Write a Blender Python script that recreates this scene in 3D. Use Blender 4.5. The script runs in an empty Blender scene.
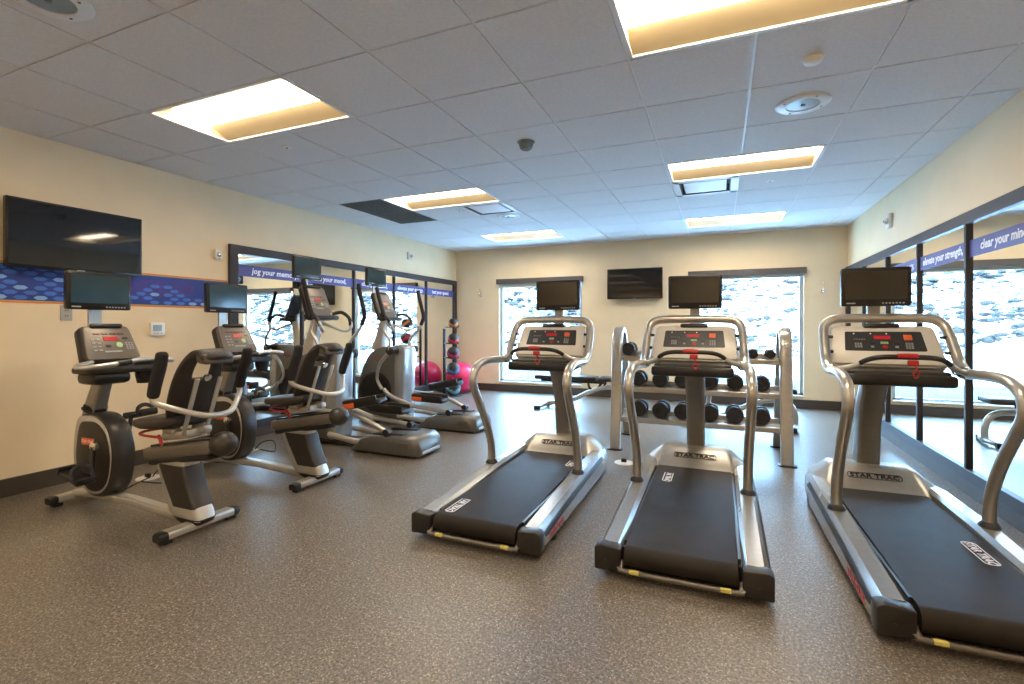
import bpy, bmesh, math, random
from mathutils import Vector, Matrix
PI = math.pi
random.seed(7)
sc = bpy.context.scene
COL = sc.collection

# ------------------------------------------------------------------ camera, sky, sun, exposure
F_PX, YAW, HORIZON, EYE = 490.5, 0.402, 324.8, 1.226
cd = bpy.data.cameras.new('camera'); cam = bpy.data.objects.new('camera', cd); COL.objects.link(cam)
cd.sensor_width = 36; cd.lens = F_PX / 1024 * 36; cd.shift_y = -(342 - HORIZON) / 1024
cd.clip_start = 0.05; cd.clip_end = 300
cam.location = (0, 0, EYE); cam.rotation_euler = (PI / 2, 0, YAW)
sc.camera = cam
w = bpy.data.worlds.new('sky'); sc.world = w; w.use_nodes = True
bg = w.node_tree.nodes['Background']; bg.inputs[0].default_value = (0.35, 0.66, 1.0, 1); bg.inputs[1].default_value = 13
sd = bpy.data.lights.new('sun', 'SUN'); sun = bpy.data.objects.new('sun', sd); COL.objects.link(sun)
sd.energy = 6.0; sd.angle = 0.03; sd.color = (0.93, 0.97, 1.0)
sun.rotation_euler = Vector((0.45, 0.75, -0.75)).to_track_quat('-Z', 'Y').to_euler()
sc.view_settings.view_transform = 'Standard'; sc.view_settings.look = 'None'
sc.view_settings.gamma = 1; sc.view_settings.use_curve_mapping = False
sc.view_settings.exposure = 1.22
LAMP = 13.0                      # luminance of the troffer lenses
sc.cycles.use_denoising = True; sc.cycles.max_bounces = 10; sc.cycles.diffuse_bounces = 5
sc.cycles.glossy_bounces = 6; sc.cycles.transparent_max_bounces = 12; sc.cycles.blur_glossy = 1.0
sc.cycles.sample_clamp_indirect = 8

# ------------------------------------------------------------------ materials
M = {}
def nodes(name):
    m = bpy.data.materials.new(name); m.use_nodes = True
    nt = m.node_tree; return m, nt, nt.nodes['Principled BSDF']
def mat(name, col, rough=0.5, metal=0.0, spec=0.5, noise=None, bump=None, coat=0.0, emit=None, sheen=0):
    """plain procedural material: colour with a little noise (scale, amount) and bump (scale, strength)"""
    m, nt, b = nodes(name)
    b.inputs['Base Color'].default_value = (*col, 1)
    b.inputs['Roughness'].default_value = rough; b.inputs['Metallic'].default_value = metal
    b.inputs['Specular IOR Level'].default_value = spec; b.inputs['Coat Weight'].default_value = coat
    if emit: b.inputs['Emission Color'].default_value = (*emit[0], 1); b.inputs['Emission Strength'].default_value = emit[1]
    tc = nt.nodes.new('ShaderNodeTexCoord')
    if noise:
        n = nt.nodes.new('ShaderNodeTexNoise'); n.inputs['Scale'].default_value = noise[0]; n.inputs['Detail'].default_value = 3
        nt.links.new(tc.outputs['Object'], n.inputs['Vector'])
        r = nt.nodes.new('ShaderNodeValToRGB')
        a = noise[1]
        r.color_ramp.elements[0].position = 0.3; r.color_ramp.elements[1].position = 0.7
        r.color_ramp.elements[0].color = (*[c * (1 - a) for c in col], 1)
        r.color_ramp.elements[1].color = (*[min(1, c * (1 + a)) for c in col], 1)
        nt.links.new(n.outputs['Fac'], r.inputs['Fac']); nt.links.new(r.outputs['Color'], b.inputs['Base Color'])
    if bump:
        n = nt.nodes.new('ShaderNodeTexNoise'); n.inputs['Scale'].default_value = bump[0]; n.inputs['Detail'].default_value = 4
        nt.links.new(tc.outputs['Object'], n.inputs['Vector'])
        bp = nt.nodes.new('ShaderNodeBump'); bp.inputs['Strength'].default_value = bump[1]; bp.inputs['Distance'].default_value = 0.01
        nt.links.new(n.outputs['Fac'], bp.inputs['Height']); nt.links.new(bp.outputs['Normal'], b.inputs['Normal'])
    M[name] = m; return m
mat('wall_paint', (0.82, 0.67, 0.445), 0.7, noise=(3, 0.03), bump=(180, 0.12))
mat('tile', (0.70, 0.715, 0.73), 0.9, spec=0.2, noise=(60, 0.05), bump=(240, 0.2))
mat('grid_metal', (0.78, 0.80, 0.82), 0.4)
mat('baseboard', (0.062, 0.050, 0.040), 0.5, noise=(8, .1))
mat('frame_dark', (0.045, 0.042, 0.048), 0.45, spec=.3, noise=(6, .12))
mat('mirror', (0.90, 0.93, 0.92), 0.0, metal=1.0)
mat('band', (0.075, 0.078, 0.30), 0.5, noise=(4, .08))
mat('letter_white', (0.85, 0.86, 0.92), 0.5)
mat('silver', (0.50, 0.475, 0.43), 0.30, metal=0.75, noise=(30, .05))
mat('silver_dark', (0.30, 0.285, 0.26), 0.36, metal=0.7, noise=(30, .05))
mat('hood_silver', (0.36, 0.335, 0.295), 0.33, metal=0.6, noise=(30, .05))
mat('machine_grey', (0.155, 0.148, 0.135), 0.36, metal=0.55, noise=(20, .05))
mat('chrome', (0.78, 0.77, 0.74), 0.12, metal=1.0)
mat('silver_light', (0.54, 0.52, 0.48), 0.32, metal=0.6, noise=(20, .03))
mat('rail_silver', (0.38, 0.38, 0.375), 0.27, metal=0.6, noise=(30, .05))
mat('console_white', (0.66, 0.63, 0.57), 0.4, metal=0.1, noise=(20, .02))
mat('console_brown', (0.155, 0.135, 0.112), 0.38, metal=0.35, noise=(20, .04))
mat('black', (0.012, 0.012, 0.013), 0.35, noise=(20, .2))
mat('charcoal', (0.017, 0.0145, 0.0125), 0.42, noise=(15, .15))
mat('shell_grey', (0.045, 0.041, 0.037), 0.36, metal=0.35, noise=(12, .1))
mat('rubber', (0.020, 0.019, 0.019), 0.6, noise=(60, .2), bump=(300, .2))
mat('belt', (0.020, 0.0155, 0.012), 0.52, spec=.22, noise=(7, .25), bump=(500, .25))
mat('foam', (0.014, 0.013, 0.016), 0.8, bump=(250, .4))
mat('vinyl', (0.024, 0.019, 0.016), 0.42, bump=(160, .3))
mat('vinyl_tan', (0.085, 0.065, 0.052), 0.45, bump=(160, .3))
mat('screen', (0.007, 0.007, 0.008), 0.045, spec=0.7, noise=(2, .1))
mat('screen_green', (0.020, 0.046, 0.056), 0.10, spec=0.7, noise=(2, .1))
mat('bezel', (0.018, 0.018, 0.020), 0.22, noise=(20, .1))
mat('panel_dark', (0.030, 0.032, 0.036), 0.3, noise=(20, .1))
mat('led_red', (0.20, 0.01, 0.01), 0.3, emit=((1, .02, .03), .14))
mat('red', (0.40, 0.015, 0.015), 0.4, noise=(20, .1))
mat('orange', (0.75, 0.13, 0.03), 0.4, noise=(20, .1))
mat('green', (0.35, 0.52, 0.25), 0.4, noise=(20, .1))
mat('button_grey', (0.30, 0.31, 0.31), 0.5, noise=(20, .1))
mat('yellow', (0.70, 0.60, 0.15), 0.5, noise=(20, .1))
mat('white_plastic', (0.78, 0.77, 0.73), 0.4, noise=(10, .03))
mat('grey_plastic', (0.40, 0.38, 0.34), 0.4, noise=(10, .03))
mat('lcd', (0.28, 0.36, 0.40), 0.25, noise=(10, .05))
mat('pink', (0.85, 0.025, 0.12), 0.28, noise=(5, .06), coat=.2)
mat('hex_a', (0.05, 0.16, 0.60), 0.5, noise=(9, .1)); mat('hex_b', (0.22, 0.42, 0.80), 0.5, noise=(9, .1)); mat('hex_c', (0.018, 0.045, 0.27), 0.5, noise=(9, .1))
mat('hex_p', (0.050, 0.038, 0.26), 0.5, noise=(9, .1))
mat('border_orange', (0.80, 0.16, 0.04), 0.5, noise=(9, .05)); mat('border_olive', (0.45, 0.36, 0.08), 0.5, noise=(9, .05))
mat('window_metal', (0.42, 0.50, 0.58), 0.35, metal=0.6, noise=(9, .03))
mat('sill', (0.70, 0.68, 0.62), 0.4, noise=(9, .03))
mat('shade_cassette', (0.085, 0.075, 0.068), 0.5, noise=(9, .05)); mat('shade_cloth', (0.55, 0.60, 0.58), 0.7, bump=(300, .2))
mat('vent_dark', (0.16, 0.19, 0.19), 0.7, noise=(40, .2)); mat('vent_white', (0.72, 0.74, 0.76), 0.4, noise=(10, .02))
mat('ball_black', (0.02, 0.02, 0.022), 0.5, bump=(200, .3))
for n_, c_ in (('ball_orange', (.75, .22, .05)), ('ball_red', (.6, .03, .05)), ('ball_magenta', (.5, .04, .12)), ('ball_blue', (.12, .2, .42)), ('ball_teal', (.16, .33, .38))): mat(n_, c_, .5, noise=(9, .1))
mat('asphalt', (0.030, 0.038, 0.050), 0.9, noise=(3, .15)); mat('rock', (0.022, 0.019, 0.017), 0.9, noise=(1.5, .4)); mat('twig', (0.16, 0.11, 0.07), 0.9, noise=(9, .3))
mat('reflector', (0.44, 0.35, 0.21), 0.5, noise=(9, .02))
mat('lens', (0.9, 0.85, 0.75), 0.5, emit=((1.0, 0.83, 0.62), LAMP))

def floor_material():
    m, nt, b = nodes('rubber_floor'); L = nt.links.new
    tc = nt.nodes.new('ShaderNodeTexCoord')
    n = nt.nodes.new('ShaderNodeTexNoise'); n.inputs['Scale'].default_value = 90; n.inputs['Detail'].default_value = 2; n.inputs['Roughness'].default_value = .7
    v = nt.nodes.new('ShaderNodeTexVoronoi'); v.inputs['Scale'].default_value = 210
    big = nt.nodes.new('ShaderNodeTexNoise'); big.inputs['Scale'].default_value = 0.7
    for q in (n, v, big): L(tc.outputs['Object'], q.inputs['Vector'])
    r = nt.nodes.new('ShaderNodeValToRGB'); e = r.color_ramp.elements
    e[0].position = .35; e[0].color = (.036, .030, .024, 1); e[1].position = .64; e[1].color = (.225, .187, .148, 1)
    L(n.outputs['Fac'], r.inputs['Fac'])
    sep = nt.nodes.new('ShaderNodeSeparateColor'); L(v.outputs['Color'], sep.inputs[0])
    t = nt.nodes.new('ShaderNodeMath'); t.operation = 'GREATER_THAN'; t.inputs[1].default_value = .94; L(sep.outputs[0], t.inputs[0])
    mx = nt.nodes.new('ShaderNodeMix'); mx.data_type = 'RGBA'; L(t.outputs[0], mx.inputs[0]); L(r.outputs['Color'], mx.inputs[6]); mx.inputs[7].default_value = (.40, .36, .30, 1)
    L(mx.outputs[2], b.inputs['Base Color'])
    b.inputs['Roughness'].default_value = .40; b.inputs['Specular IOR Level'].default_value = 1.0
    bp = nt.nodes.new('ShaderNodeBump'); bp.inputs['Strength'].default_value = .12; bp.inputs['Distance'].default_value = .004
    L(n.outputs['Fac'], bp.inputs['Height']); L(bp.outputs['Normal'], b.inputs['Normal'])
    M['floor'] = m
floor_material()
def glass_material():
    m = bpy.data.materials.new('window_glass'); m.use_nodes = True; nt = m.node_tree; nt.nodes.clear(); L = nt.links.new
    o = nt.nodes.new('ShaderNodeOutputMaterial'); mx = nt.nodes.new('ShaderNodeMixShader')
    t = nt.nodes.new('ShaderNodeBsdfTransparent'); t.inputs[0].default_value = (.95, .98, 1, 1)
    g = nt.nodes.new('ShaderNodeBsdfGlossy'); g.inputs['Roughness'].default_value = 0
    lw = nt.nodes.new('ShaderNodeLayerWeight'); lw.inputs[0].default_value = .5
    p5 = nt.nodes.new('ShaderNodeMath'); p5.operation = 'POWER'; p5.inputs[1].default_value = 5; L(lw.outputs['Facing'], p5.inputs[0])
    f = nt.nodes.new('ShaderNodeMath'); f.operation = 'MULTIPLY_ADD'; f.inputs[1].default_value = .9; f.inputs[2].default_value = .03; L(p5.outputs[0], f.inputs[0])
    L(f.outputs[0], mx.inputs[0]); L(t.outputs[0], mx.inputs[1]); L(g.outputs[0], mx.inputs[2]); L(mx.outputs[0], o.inputs[0])
    M['glass'] = m
glass_material()
def snow_material():
    m, nt, b = nodes('snowy_scree'); L = nt.links.new
    tc = nt.nodes.new('ShaderNodeTexCoord'); mp = nt.nodes.new('ShaderNodeMapping'); mp.inputs['Scale'].default_value = (1.0, 1.0, 2.2)
    L(tc.outputs['Object'], mp.inputs[0])
    n = nt.nodes.new('ShaderNodeTexNoise'); n.inputs['Scale'].default_value = 3.4; n.inputs['Detail'].default_value = 7; n.inputs['Roughness'].default_value = .72
    n2 = nt.nodes.new('ShaderNodeTexNoise'); n2.inputs['Scale'].default_value = .16; n2.inputs['Detail'].default_value = 2
    L(mp.outputs[0], n.inputs['Vector']); L(mp.outputs[0], n2.inputs['Vector'])
    a = nt.nodes.new('ShaderNodeMath'); a.operation = 'MULTIPLY_ADD'; a.inputs[1].default_value = .35; L(n2.outputs['Fac'], a.inputs[0]); L(n.outputs['Fac'], a.inputs[2])
    sp = nt.nodes.new('ShaderNodeSeparateXYZ'); L(tc.outputs['Object'], sp.inputs[0])
    hz = nt.nodes.new('ShaderNodeMapRange'); hz.inputs[1].default_value = .3; hz.inputs[2].default_value = 1.6; hz.inputs[3].default_value = -.35; hz.inputs[4].default_value = 0; L(sp.outputs[2], hz.inputs[0])
    s = nt.nodes.new('ShaderNodeMath'); L(a.outputs[0], s.inputs[0]); L(hz.outputs[0], s.inputs[1])
    r = nt.nodes.new('ShaderNodeValToRGB'); e = r.color_ramp.elements
    e[0].position = .665; e[0].color = (.86, .88, .92, 1); e[1].position = .69; e[1].color = (.030, .026, .022, 1)
    L(s.outputs[0], r.inputs['Fac']); L(r.outputs['Color'], b.inputs['Base Color']); b.inputs['Roughness'].default_value = .9
    M['snow'] = m
snow_material()
def mesh_ball_material(): pass

# ------------------------------------------------------------------ geometry helpers
def V(*a): return Vector(a)
def box(bm, c, s, rot=None, bev=0.0, seg=2, mi=0):
    r = bmesh.ops.create_cube(bm, size=1); vs = r['verts']
    bmesh.ops.scale(bm, vec=s, verts=vs)
    if bev:
        es = list({e for v in vs for e in v.link_edges})
        g = bmesh.ops.bevel(bm, geom=es, offset=bev, segments=seg, affect='EDGES', profile=.5)
        vs = list({v for f in g['faces'] for v in f.verts} | {v for v in vs if v.is_valid})
        vs = connected(vs[0])
    if rot is not None: bmesh.ops.rotate(bm, cent=(0, 0, 0), matrix=rot, verts=vs)
    bmesh.ops.translate(bm, vec=c, verts=vs)
    if mi:
        for f in {f for v in vs for f in v.link_faces}: f.material_index = mi
    return vs
def connected(v0):
    seen = {v0}; st = [v0]
    while st:
        v = st.pop()
        for e in v.link_edges:
            o = e.other_vert(v)
            if o not in seen: seen.add(o); st.append(o)
    return list(seen)
def smooth_path(pts, n=6):
    P = [Vector(p) for p in pts]
    if n <= 1 or len(P) < 3: return P
    out = []
    for i in range(len(P) - 1):
        p0 = P[max(i - 1, 0)]; p1 = P[i]; p2 = P[i + 1]; p3 = P[min(i + 2, len(P) - 1)]
        for k in range(n):
            t = k / n
            out.append(0.5 * ((2 * p1) + (p2 - p0) * t + (2 * p0 - 5 * p1 + 4 * p2 - p3) * t * t + (3 * p1 - p0 - 3 * p2 + p3) * t ** 3))
    out.append(P[-1]); return out
def tube(bm, pts, r, n=6, seg=12, close=False, flat=1.0):
    P = smooth_path(pts, n)
    rr = r if isinstance(r, (list, tuple)) else None
    rings = []; prev = None
    for i, p in enumerate(P):
        t = (P[min(i + 1, len(P) - 1)] - P[max(i - 1, 0)]).normalized()
        if prev is None:
            a = Vector((0, 0, 1)) if abs(t.z) < .9 else Vector((1, 0, 0))
            u = t.cross(a).normalized()
        else: u = (prev - t * prev.dot(t)).normalized()
        prev = u; v = t.cross(u)
        if rr:
            f = i / (len(P) - 1) * (len(rr) - 1); k = min(int(f), len(rr) - 2); rad = rr[k] + (rr[k + 1] - rr[k]) * (f - k)
        else: rad = r
        rings.append([bm.verts.new(p + (u * math.cos(2 * PI * j / seg) + v * math.sin(2 * PI * j / seg) * flat) * rad) for j in range(seg)])
    skin(bm, rings)
    return rings
def skin(bm, rings, cap=True):
    n = len(rings[0])
    for a, b in zip(rings, rings[1:]):
        for j in range(n): bm.faces.new((a[j], a[(j + 1) % n], b[(j + 1) % n], b[j]))
    if cap: bm.faces.new(list(reversed(rings[0]))); bm.faces.new(rings[-1])
def loft(bm, rings, cap=True): skin(bm, [[bm.verts.new(p) for p in r] for r in rings], cap)
def cyl(bm, a, b, r, r2=None, seg=20): tube(bm, [a, b], [r, r if r2 is None else r2], 1, seg)
def lathe(bm, prof, c=(0, 0, 0), axis=(0, 0, 1), seg=28):
    """prof: (radius, height) along axis"""
    ax = Vector(axis).normalized(); q = Vector((0, 0, 1)).rotation_difference(ax); c = Vector(c)
    rings = [[c + q @ Vector((max(r, 1e-4) * math.cos(2 * PI * j / seg), max(r, 1e-4) * math.sin(2 * PI * j / seg), h)) for j in range(seg)] for r, h in prof]
    loft(bm, rings)
def ball(bm, c, r, u=24, v=14, sc_=(1, 1, 1)):
    g = bmesh.ops.create_uvsphere(bm, u_segments=u, v_segments=v, radius=r)
    bmesh.ops.scale(bm, vec=sc_, verts=g['verts']); bmesh.ops.translate(bm, vec=c, verts=g['verts']); return g['verts']
def smooth_poly(pts, n=4):
    P = [Vector((p[0], p[1], 0)) for p in pts]; N = len(P); out = []
    for i in range(N):
        p0, p1, p2, p3 = P[i - 1], P[i], P[(i + 1) % N], P[(i + 2) % N]
        for k in range(n):
            t = k / n; q = 0.5 * ((2 * p1) + (p2 - p0) * t + (2 * p0 - 5 * p1 + 4 * p2 - p3) * t * t + (3 * p1 - p0 - 3 * p2 + p3) * t ** 3)
            out.append((q.x, q.y))
    return out
def round_poly(pts, r, n=4):
    out = []; N = len(pts)
    for i in range(N):
        p = Vector(pts[i]); a = Vector(pts[i - 1]) - p; b = Vector(pts[(i + 1) % N]) - p
        rr = min(r, a.length * .45, b.length * .45); pa = p + a.normalized() * rr; pb = p + b.normalized() * rr
        for k in range(n + 1):
            t = k / n; q = pa * (1 - t) ** 2 + p * 2 * t * (1 - t) + pb * t * t; out.append((q.x, q.y))
    return out
def prism(bm, poly, t0, t1, axis='y', bev=0.0, mi=0):
    """polygon in the plane across axis (y: x,z / z: x,y / x: y,z), extruded t0..t1, edges eased by bev"""
    def at(a, b, t): return {'y': (a, t, b), 'z': (a, b, t), 'x': (t, a, b)}[axis]
    cx = sum(p[0] for p in poly) / len(poly); cy = sum(p[1] for p in poly) / len(poly)
    def ins(d):
        out = []; N = len(poly)
        for i in range(N):
            a = Vector(poly[i - 1]); p = Vector(poly[i]); b = Vector(poly[(i + 1) % N])
            n1 = Vector((-(p - a).y, (p - a).x)); n2 = Vector((-(b - p).y, (b - p).x)); n = (n1.normalized() + n2.normalized())
            n = n.normalized() if n.length > 1e-6 else Vector((0, 0))
            out.append(p + n * d * sgn)
        return out
    area = sum(poly[i - 1][0] * poly[i][1] - poly[i][0] * poly[i - 1][1] for i in range(len(poly))); sgn = 1 if area > 0 else -1
    steps = [(0, t0), (0, t1)] if not bev else [(bev, t0), (bev * .3, t0 + (t1 - t0) / abs(t1 - t0) * bev * .3), (0, t0 + (t1 - t0) / abs(t1 - t0) * bev), (0, t1 - (t1 - t0) / abs(t1 - t0) * bev), (bev * .3, t1 - (t1 - t0) / abs(t1 - t0) * bev * .3), (bev, t1)]
    rings = [[bm.verts.new(at(p[0], p[1], t)) for p in ins(d)] for d, t in steps]
    nf = len(bm.faces); skin(bm, rings)
    if mi:
        bm.faces.ensure_lookup_table()
        for f in bm.faces[nf:]: f.material_index = mi
def B(): return bmesh.new()
def obj(name, bm, m, parent=None, smooth=True, label=None, kind=None, angle=40, mats=None):
    bmesh.ops.recalc_face_normals(bm, faces=bm.faces)
    me = bpy.data.meshes.new(name); bm.to_mesh(me); bm.free()
    for q in (mats or [m]): me.materials.append(M[q])
    if smooth:
        me.shade_smooth()
        me.set_sharp_from_angle(angle=math.radians(angle))
    o = bpy.data.objects.new(name, me); COL.objects.link(o)
    if parent: o.parent = parent
    if label: o['label'] = label
    if kind: o['kind'] = kind
    return o
def thing(name, label, cat, loc=(0, 0, 0), rz=0, group=None):
    o = bpy.data.objects.new(name, None); COL.objects.link(o); o.empty_display_size = .1
    o.location = loc; o.rotation_euler = (0, 0, rz); return tag(o, label, cat, group)
def tag(o, label, cat, group=None):
    o['label'] = label; o['category'] = cat
    if group: o['group'] = group
    return o
def struct(name, bm, m, smooth=False, parent=None, **k): return obj(name, bm, m, parent, smooth, kind='structure', **k)
def copy_tree(o, parent=None):
    c = o.copy(); COL.objects.link(c); c.parent = parent
    for ch in list(o.children): copy_tree(ch, c)
    return c
def basis(right, up, org):
    r = Vector(right).normalized(); u = Vector(up).normalized(); o = r.cross(u)
    m = Matrix((r, u, o)).transposed().to_4x4(); m.translation = Vector(org); return m
def letters(name, s, size, m, parent, right, up, org, ext=.0015, align='CENTER', slant=0.0, bold=0.0, wid=1.0, label=None):
    c = bpy.data.curves.new(name, 'FONT'); c.body = s; c.size = size; c.extrude = ext; c.align_x = align; c.align_y = 'CENTER'
    c.shear = slant; c.offset = bold; c.resolution_u = 2
    t = bpy.data.objects.new(name, c); COL.objects.link(t)
    dg = bpy.context.evaluated_depsgraph_get(); dg.update()
    me = bpy.data.meshes.new_from_object(t.evaluated_get(dg)); bpy.data.objects.remove(t)
    me.transform(Matrix.Diagonal((wid, 1, 1, 1))); me.materials.clear(); me.materials.append(M[m])
    o = bpy.data.objects.new(name, me); COL.objects.link(o); o.parent = parent; o.matrix_local = basis(right, up, org)
    if label: o['label'] = label
    return o
def ring_poly(w_, h_, r, n=5): return round_poly([(-w_ / 2, -h_ / 2), (w_ / 2, -h_ / 2), (w_ / 2, h_ / 2), (-w_ / 2, h_ / 2)], r, n)
def outline(bm, w_, h_, r, t, ext=.0015):
    a = ring_poly(w_, h_, r); b = ring_poly(w_ - 2 * t, h_ - 2 * t, r - t)
    rings = [[bm.verts.new((p[0], p[1], z)) for p in q] for q, z in ((a, 0), (a, ext), (b, ext), (b, 0))]
    n = len(a)
    for i in range(4):
        A, C = rings[i], rings[(i + 1) % 4]
        for j in range(n): bm.faces.new((A[j], A[(j + 1) % n], C[(j + 1) % n], C[j]))

# ------------------------------------------------------------------ the room
XL, XR, YB, YR, H = -4.69, 1.66, 8.28, -3.4, 2.63
T = 0.15
bm = B(); box(bm, ((XL + XR) / 2, (YB + YR) / 2, -.05), (XR - XL + 2 * T, YB - YR + 2 * T, .1)); struct('floor', bm, 'floor')
WINS = ((-3.78, -2.205), (-.447, 1.124)); WZ0, WZ1 = .17, 2.06
def wall(name, c, s): bm = B(); box(bm, c, s); return struct(name, bm, 'wall_paint')
wall('wall_left', (XL - T / 2, (YB + YR) / 2, (H + .06) / 2), (T, YB - YR + 2 * T, H + .06))
wall('wall_right', (XR + T / 2, (YB + YR) / 2, (H + .06) / 2), (T, YB - YR + 2 * T, H + .06))
wall('wall_rear', ((XL + XR) / 2, YR - T / 2, (H + .06) / 2), (XR - XL, T, H + .06))
bm = B()
xs = [XL, WINS[0][0], WINS[0][1], WINS[1][0], WINS[1][1], XR]
for i in range(5):
    x0, x1 = xs[i], xs[i + 1]
    if i in (1, 3):
        box(bm, ((x0 + x1) / 2, YB + T / 2, WZ0 / 2), (x1 - x0, T, WZ0)); box(bm, ((x0 + x1) / 2, YB + T / 2, (WZ1 + H + .06) / 2), (x1 - x0, T, H + .06 - WZ1))
    else: box(bm, ((x0 + x1) / 2, YB + T / 2, (H + .06) / 2), (x1 - x0, T, H + .06))
struct('wall_back', bm, 'wall_paint')
def base(name, c, s): bm = B(); box(bm, c, s, bev=.003, seg=1); struct(name, bm, 'baseboard')
base('baseboard_left', (XL + .008, (3.5 + YR) / 2, .065), (.016, 3.5 - YR, .13))
base('baseboard_back', ((XL + XR) / 2, YB - .008, .065), (XR - XL - .04, .016, .13))
base('baseboard_right', (XR - .008, (YR + 2.6) / 2, .065), (.016, 2.6 - YR, .13))
base('baseboard_rear', ((XL + XR) / 2, YR + .008, .065), (XR - XL - .04, .016, .13))
# ceiling: lay-in tiles that drop a little below the grid, one mesh with the grid behind them
GX, GY, S = -1.059, 2.029, .61
lights = [(-3.499, 2.029), (-.449, 2.029), (-3.499, 4.469), (-.449, 4.469), (-3.499, 6.909), (-.449, 6.909), (-3.499, -.411), (-.449, -.411), (-3.499, -2.851), (-.449, -2.851)]
def cell_used(x, y):
    for lx, ly in lights:
        if lx - .01 < x < lx + 2 * S and ly - .01 < y < ly + S: return True
    for a, b_, c_, d in ((-4.109, 4.469, -3.499, 5.689), (-2.889, 5.079, -2.279, 5.689), (-.449, 5.079, .161, 5.689)):
        if a - .01 < x < c_ - .01 and b_ - .01 < y < d - .01: return True
    return False
bm = B(); xg = [XL] + [GX + S * m for m in range(-5, 5)] + [XR]; yg = [YR] + [GY + S * n for n in range(-8, 11)] + [YB]
for i in range(len(xg) - 1):
    for j in range(len(yg) - 1):
        x0, x1, y0, y1 = xg[i], xg[i + 1], yg[j], yg[j + 1]
        if y1 - y0 < .03 or cell_used(x0 + .02, y0 + .02): continue
        gx0 = .006 if i else 0; gy = .006
        # face sheet + rim
        box(bm, ((x0 + x1) / 2, (y0 + y1) / 2, H + .004), (x1 - x0 - .013, y1 - y0 - .013, .008))
struct('ceiling', bm, 'tile')
bm = B()
def inside(x, y):
    return any(lx + .03 < x < lx + 2 * S - .03 and ly + .03 < y < ly + S - .03 for lx, ly in lights) or (-4.08 < x < -3.53 and 4.5 < y < 5.66)
for x in xg:
    for j in range(len(yg) - 1):
        if not inside(x, (yg[j] + yg[j + 1]) / 2): box(bm, (x, (yg[j] + yg[j + 1]) / 2, H + .011), (.026, yg[j + 1] - yg[j], .006))
for y in yg:
    for i in range(len(xg) - 1):
        if not inside((xg[i] + xg[i + 1]) / 2, y): box(bm, ((xg[i] + xg[i + 1]) / 2, y, H + .0115), (xg[i + 1] - xg[i], .026, .006))
struct('trim_1', bm, 'grid_metal')
bm = B(); box(bm, ((XL + XR) / 2, (YB + YR) / 2, H + .22), (XR - XL + 2 * T, YB - YR + 2 * T, .04)); struct('roof_deck', bm, 'grid_metal')

def troffer(lx, ly, label):
    t = thing('ceiling_light', label, 'ceiling light', (lx + S, ly + S / 2, H + .005), group='recessed ceiling lights')
    w2, d2, rim = S, S / 2, .022
    bm = B()
    for sx in (-1, 1): box(bm, (sx * (w2 - rim / 2 - .004), 0, -.001), (rim, 2 * d2 - .01, .012))
    for sy in (-1, 1): box(bm, (0, sy * (d2 - rim / 2 - .004), -.001), (2 * w2 - .01, rim, .012))
    obj('frame', bm, 'grid_metal', t, smooth=False)
    a, b, z = d2 - rim, .135, .07; xa = w2 - rim
    bm = B()
    for s in (-1, 1):   # sloping side reflectors and end plates
        v = [bm.verts.new(p) for p in ((-xa, s * a, 0), (xa, s * a, 0), (xa, s * b, z), (-xa, s * b, z), (-xa, s * a, .10), (xa, s * a, .10))]
        bm.faces.new(v[:4]); bm.faces.new((v[0], v[4], v[5], v[1])); bm.faces.new((v[4], v[3], v[2], v[5]))
        e = [bm.verts.new(p) for p in ((s * xa, -a, 0), (s * xa, a, 0), (s * xa, b, z), (s * xa, -b, z))]; bm.faces.new(e)
    obj('reflector', bm, 'reflector', t, smooth=False)
    bm = B(); n = 10
    arc = [(b * math.cos(PI * k / n), z - .028 * math.sin(PI * k / n)) for k in range(n + 1)]
    arc = arc + [(-b, z + .03), (b, z + .03)]
    prism(bm, arc, -xa, xa, 'x'); obj('lens', bm, 'lens', t)
for (lx, ly), lb in zip(lights[:6], ('recessed ceiling light at the left, above the wall mounted flat television', 'large recessed ceiling light cut off by the top edge of the picture', 'recessed ceiling light beside the dark ceiling return grille', 'recessed ceiling light right above the middle treadmill, beside a white air vent', 'far recessed ceiling light on the left, nearest the left window', 'far recessed ceiling light on the right, nearest the right window')):
    troffer(lx, ly, lb)
for (lx, ly), lb in zip(lights[6:], ('left', 'right', 'left', 'right')): troffer(lx, ly, 'recessed ceiling light behind the photographer, %s one of the %s pair' % (lb, 'nearer' if ly > -1 else 'farther'))
# ------------------------------------------------------------------ ceiling fittings
t = thing('return_grille', 'dark grey perforated return air grille in the ceiling beside a light', 'vent', (-3.804, 5.079, H + .004))
for k in (-1, 1):
    bm = B(); box(bm, (0, k * S / 2, .002), (S - .012, S - .012, .008), bev=.002, seg=1)
    for i in range(-9, 10): box(bm, (0, k * S / 2 + i * .03, -.004), (S - .04, .008, .006))
    obj('grille_panel', bm, 'vent_dark', t, smooth=False)
def diffuser(cx, cy, label):
    t = thing('air_diffuser', label, 'vent', (cx, cy, H + .004), group='square ceiling diffusers')
    bm = B(); q = S / 2 - .006
    for s in (-1, 1): box(bm, (s * (q - .03), 0, 0), (.06, 2 * q, .01)); box(bm, (0, s * (q - .03), 0), (2 * q, .06, .01))
    obj('frame', bm, 'vent_white', t, smooth=False)
    bm = B()
    for s in (-1, 1):
        for ax in (0, 1):
            c = [0, 0, .03]; c[ax] = s * (q - .065); sz = [2 * q - .12, 2 * q - .12, .07]; sz[ax] = .01; box(bm, c, sz)
    box(bm, (0, 0, .07), (2 * q - .1, 2 * q - .1, .01)); obj('throat', bm, 'vent_dark', t, smooth=False)
    bm = B(); box(bm, (0, 0, .005), (.40, .40, .012), bev=.004, seg=1); box(bm, (0, 0, .035), (.05, .05, .06)); obj('plaque', bm, 'vent_white', t, smooth=False)
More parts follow.
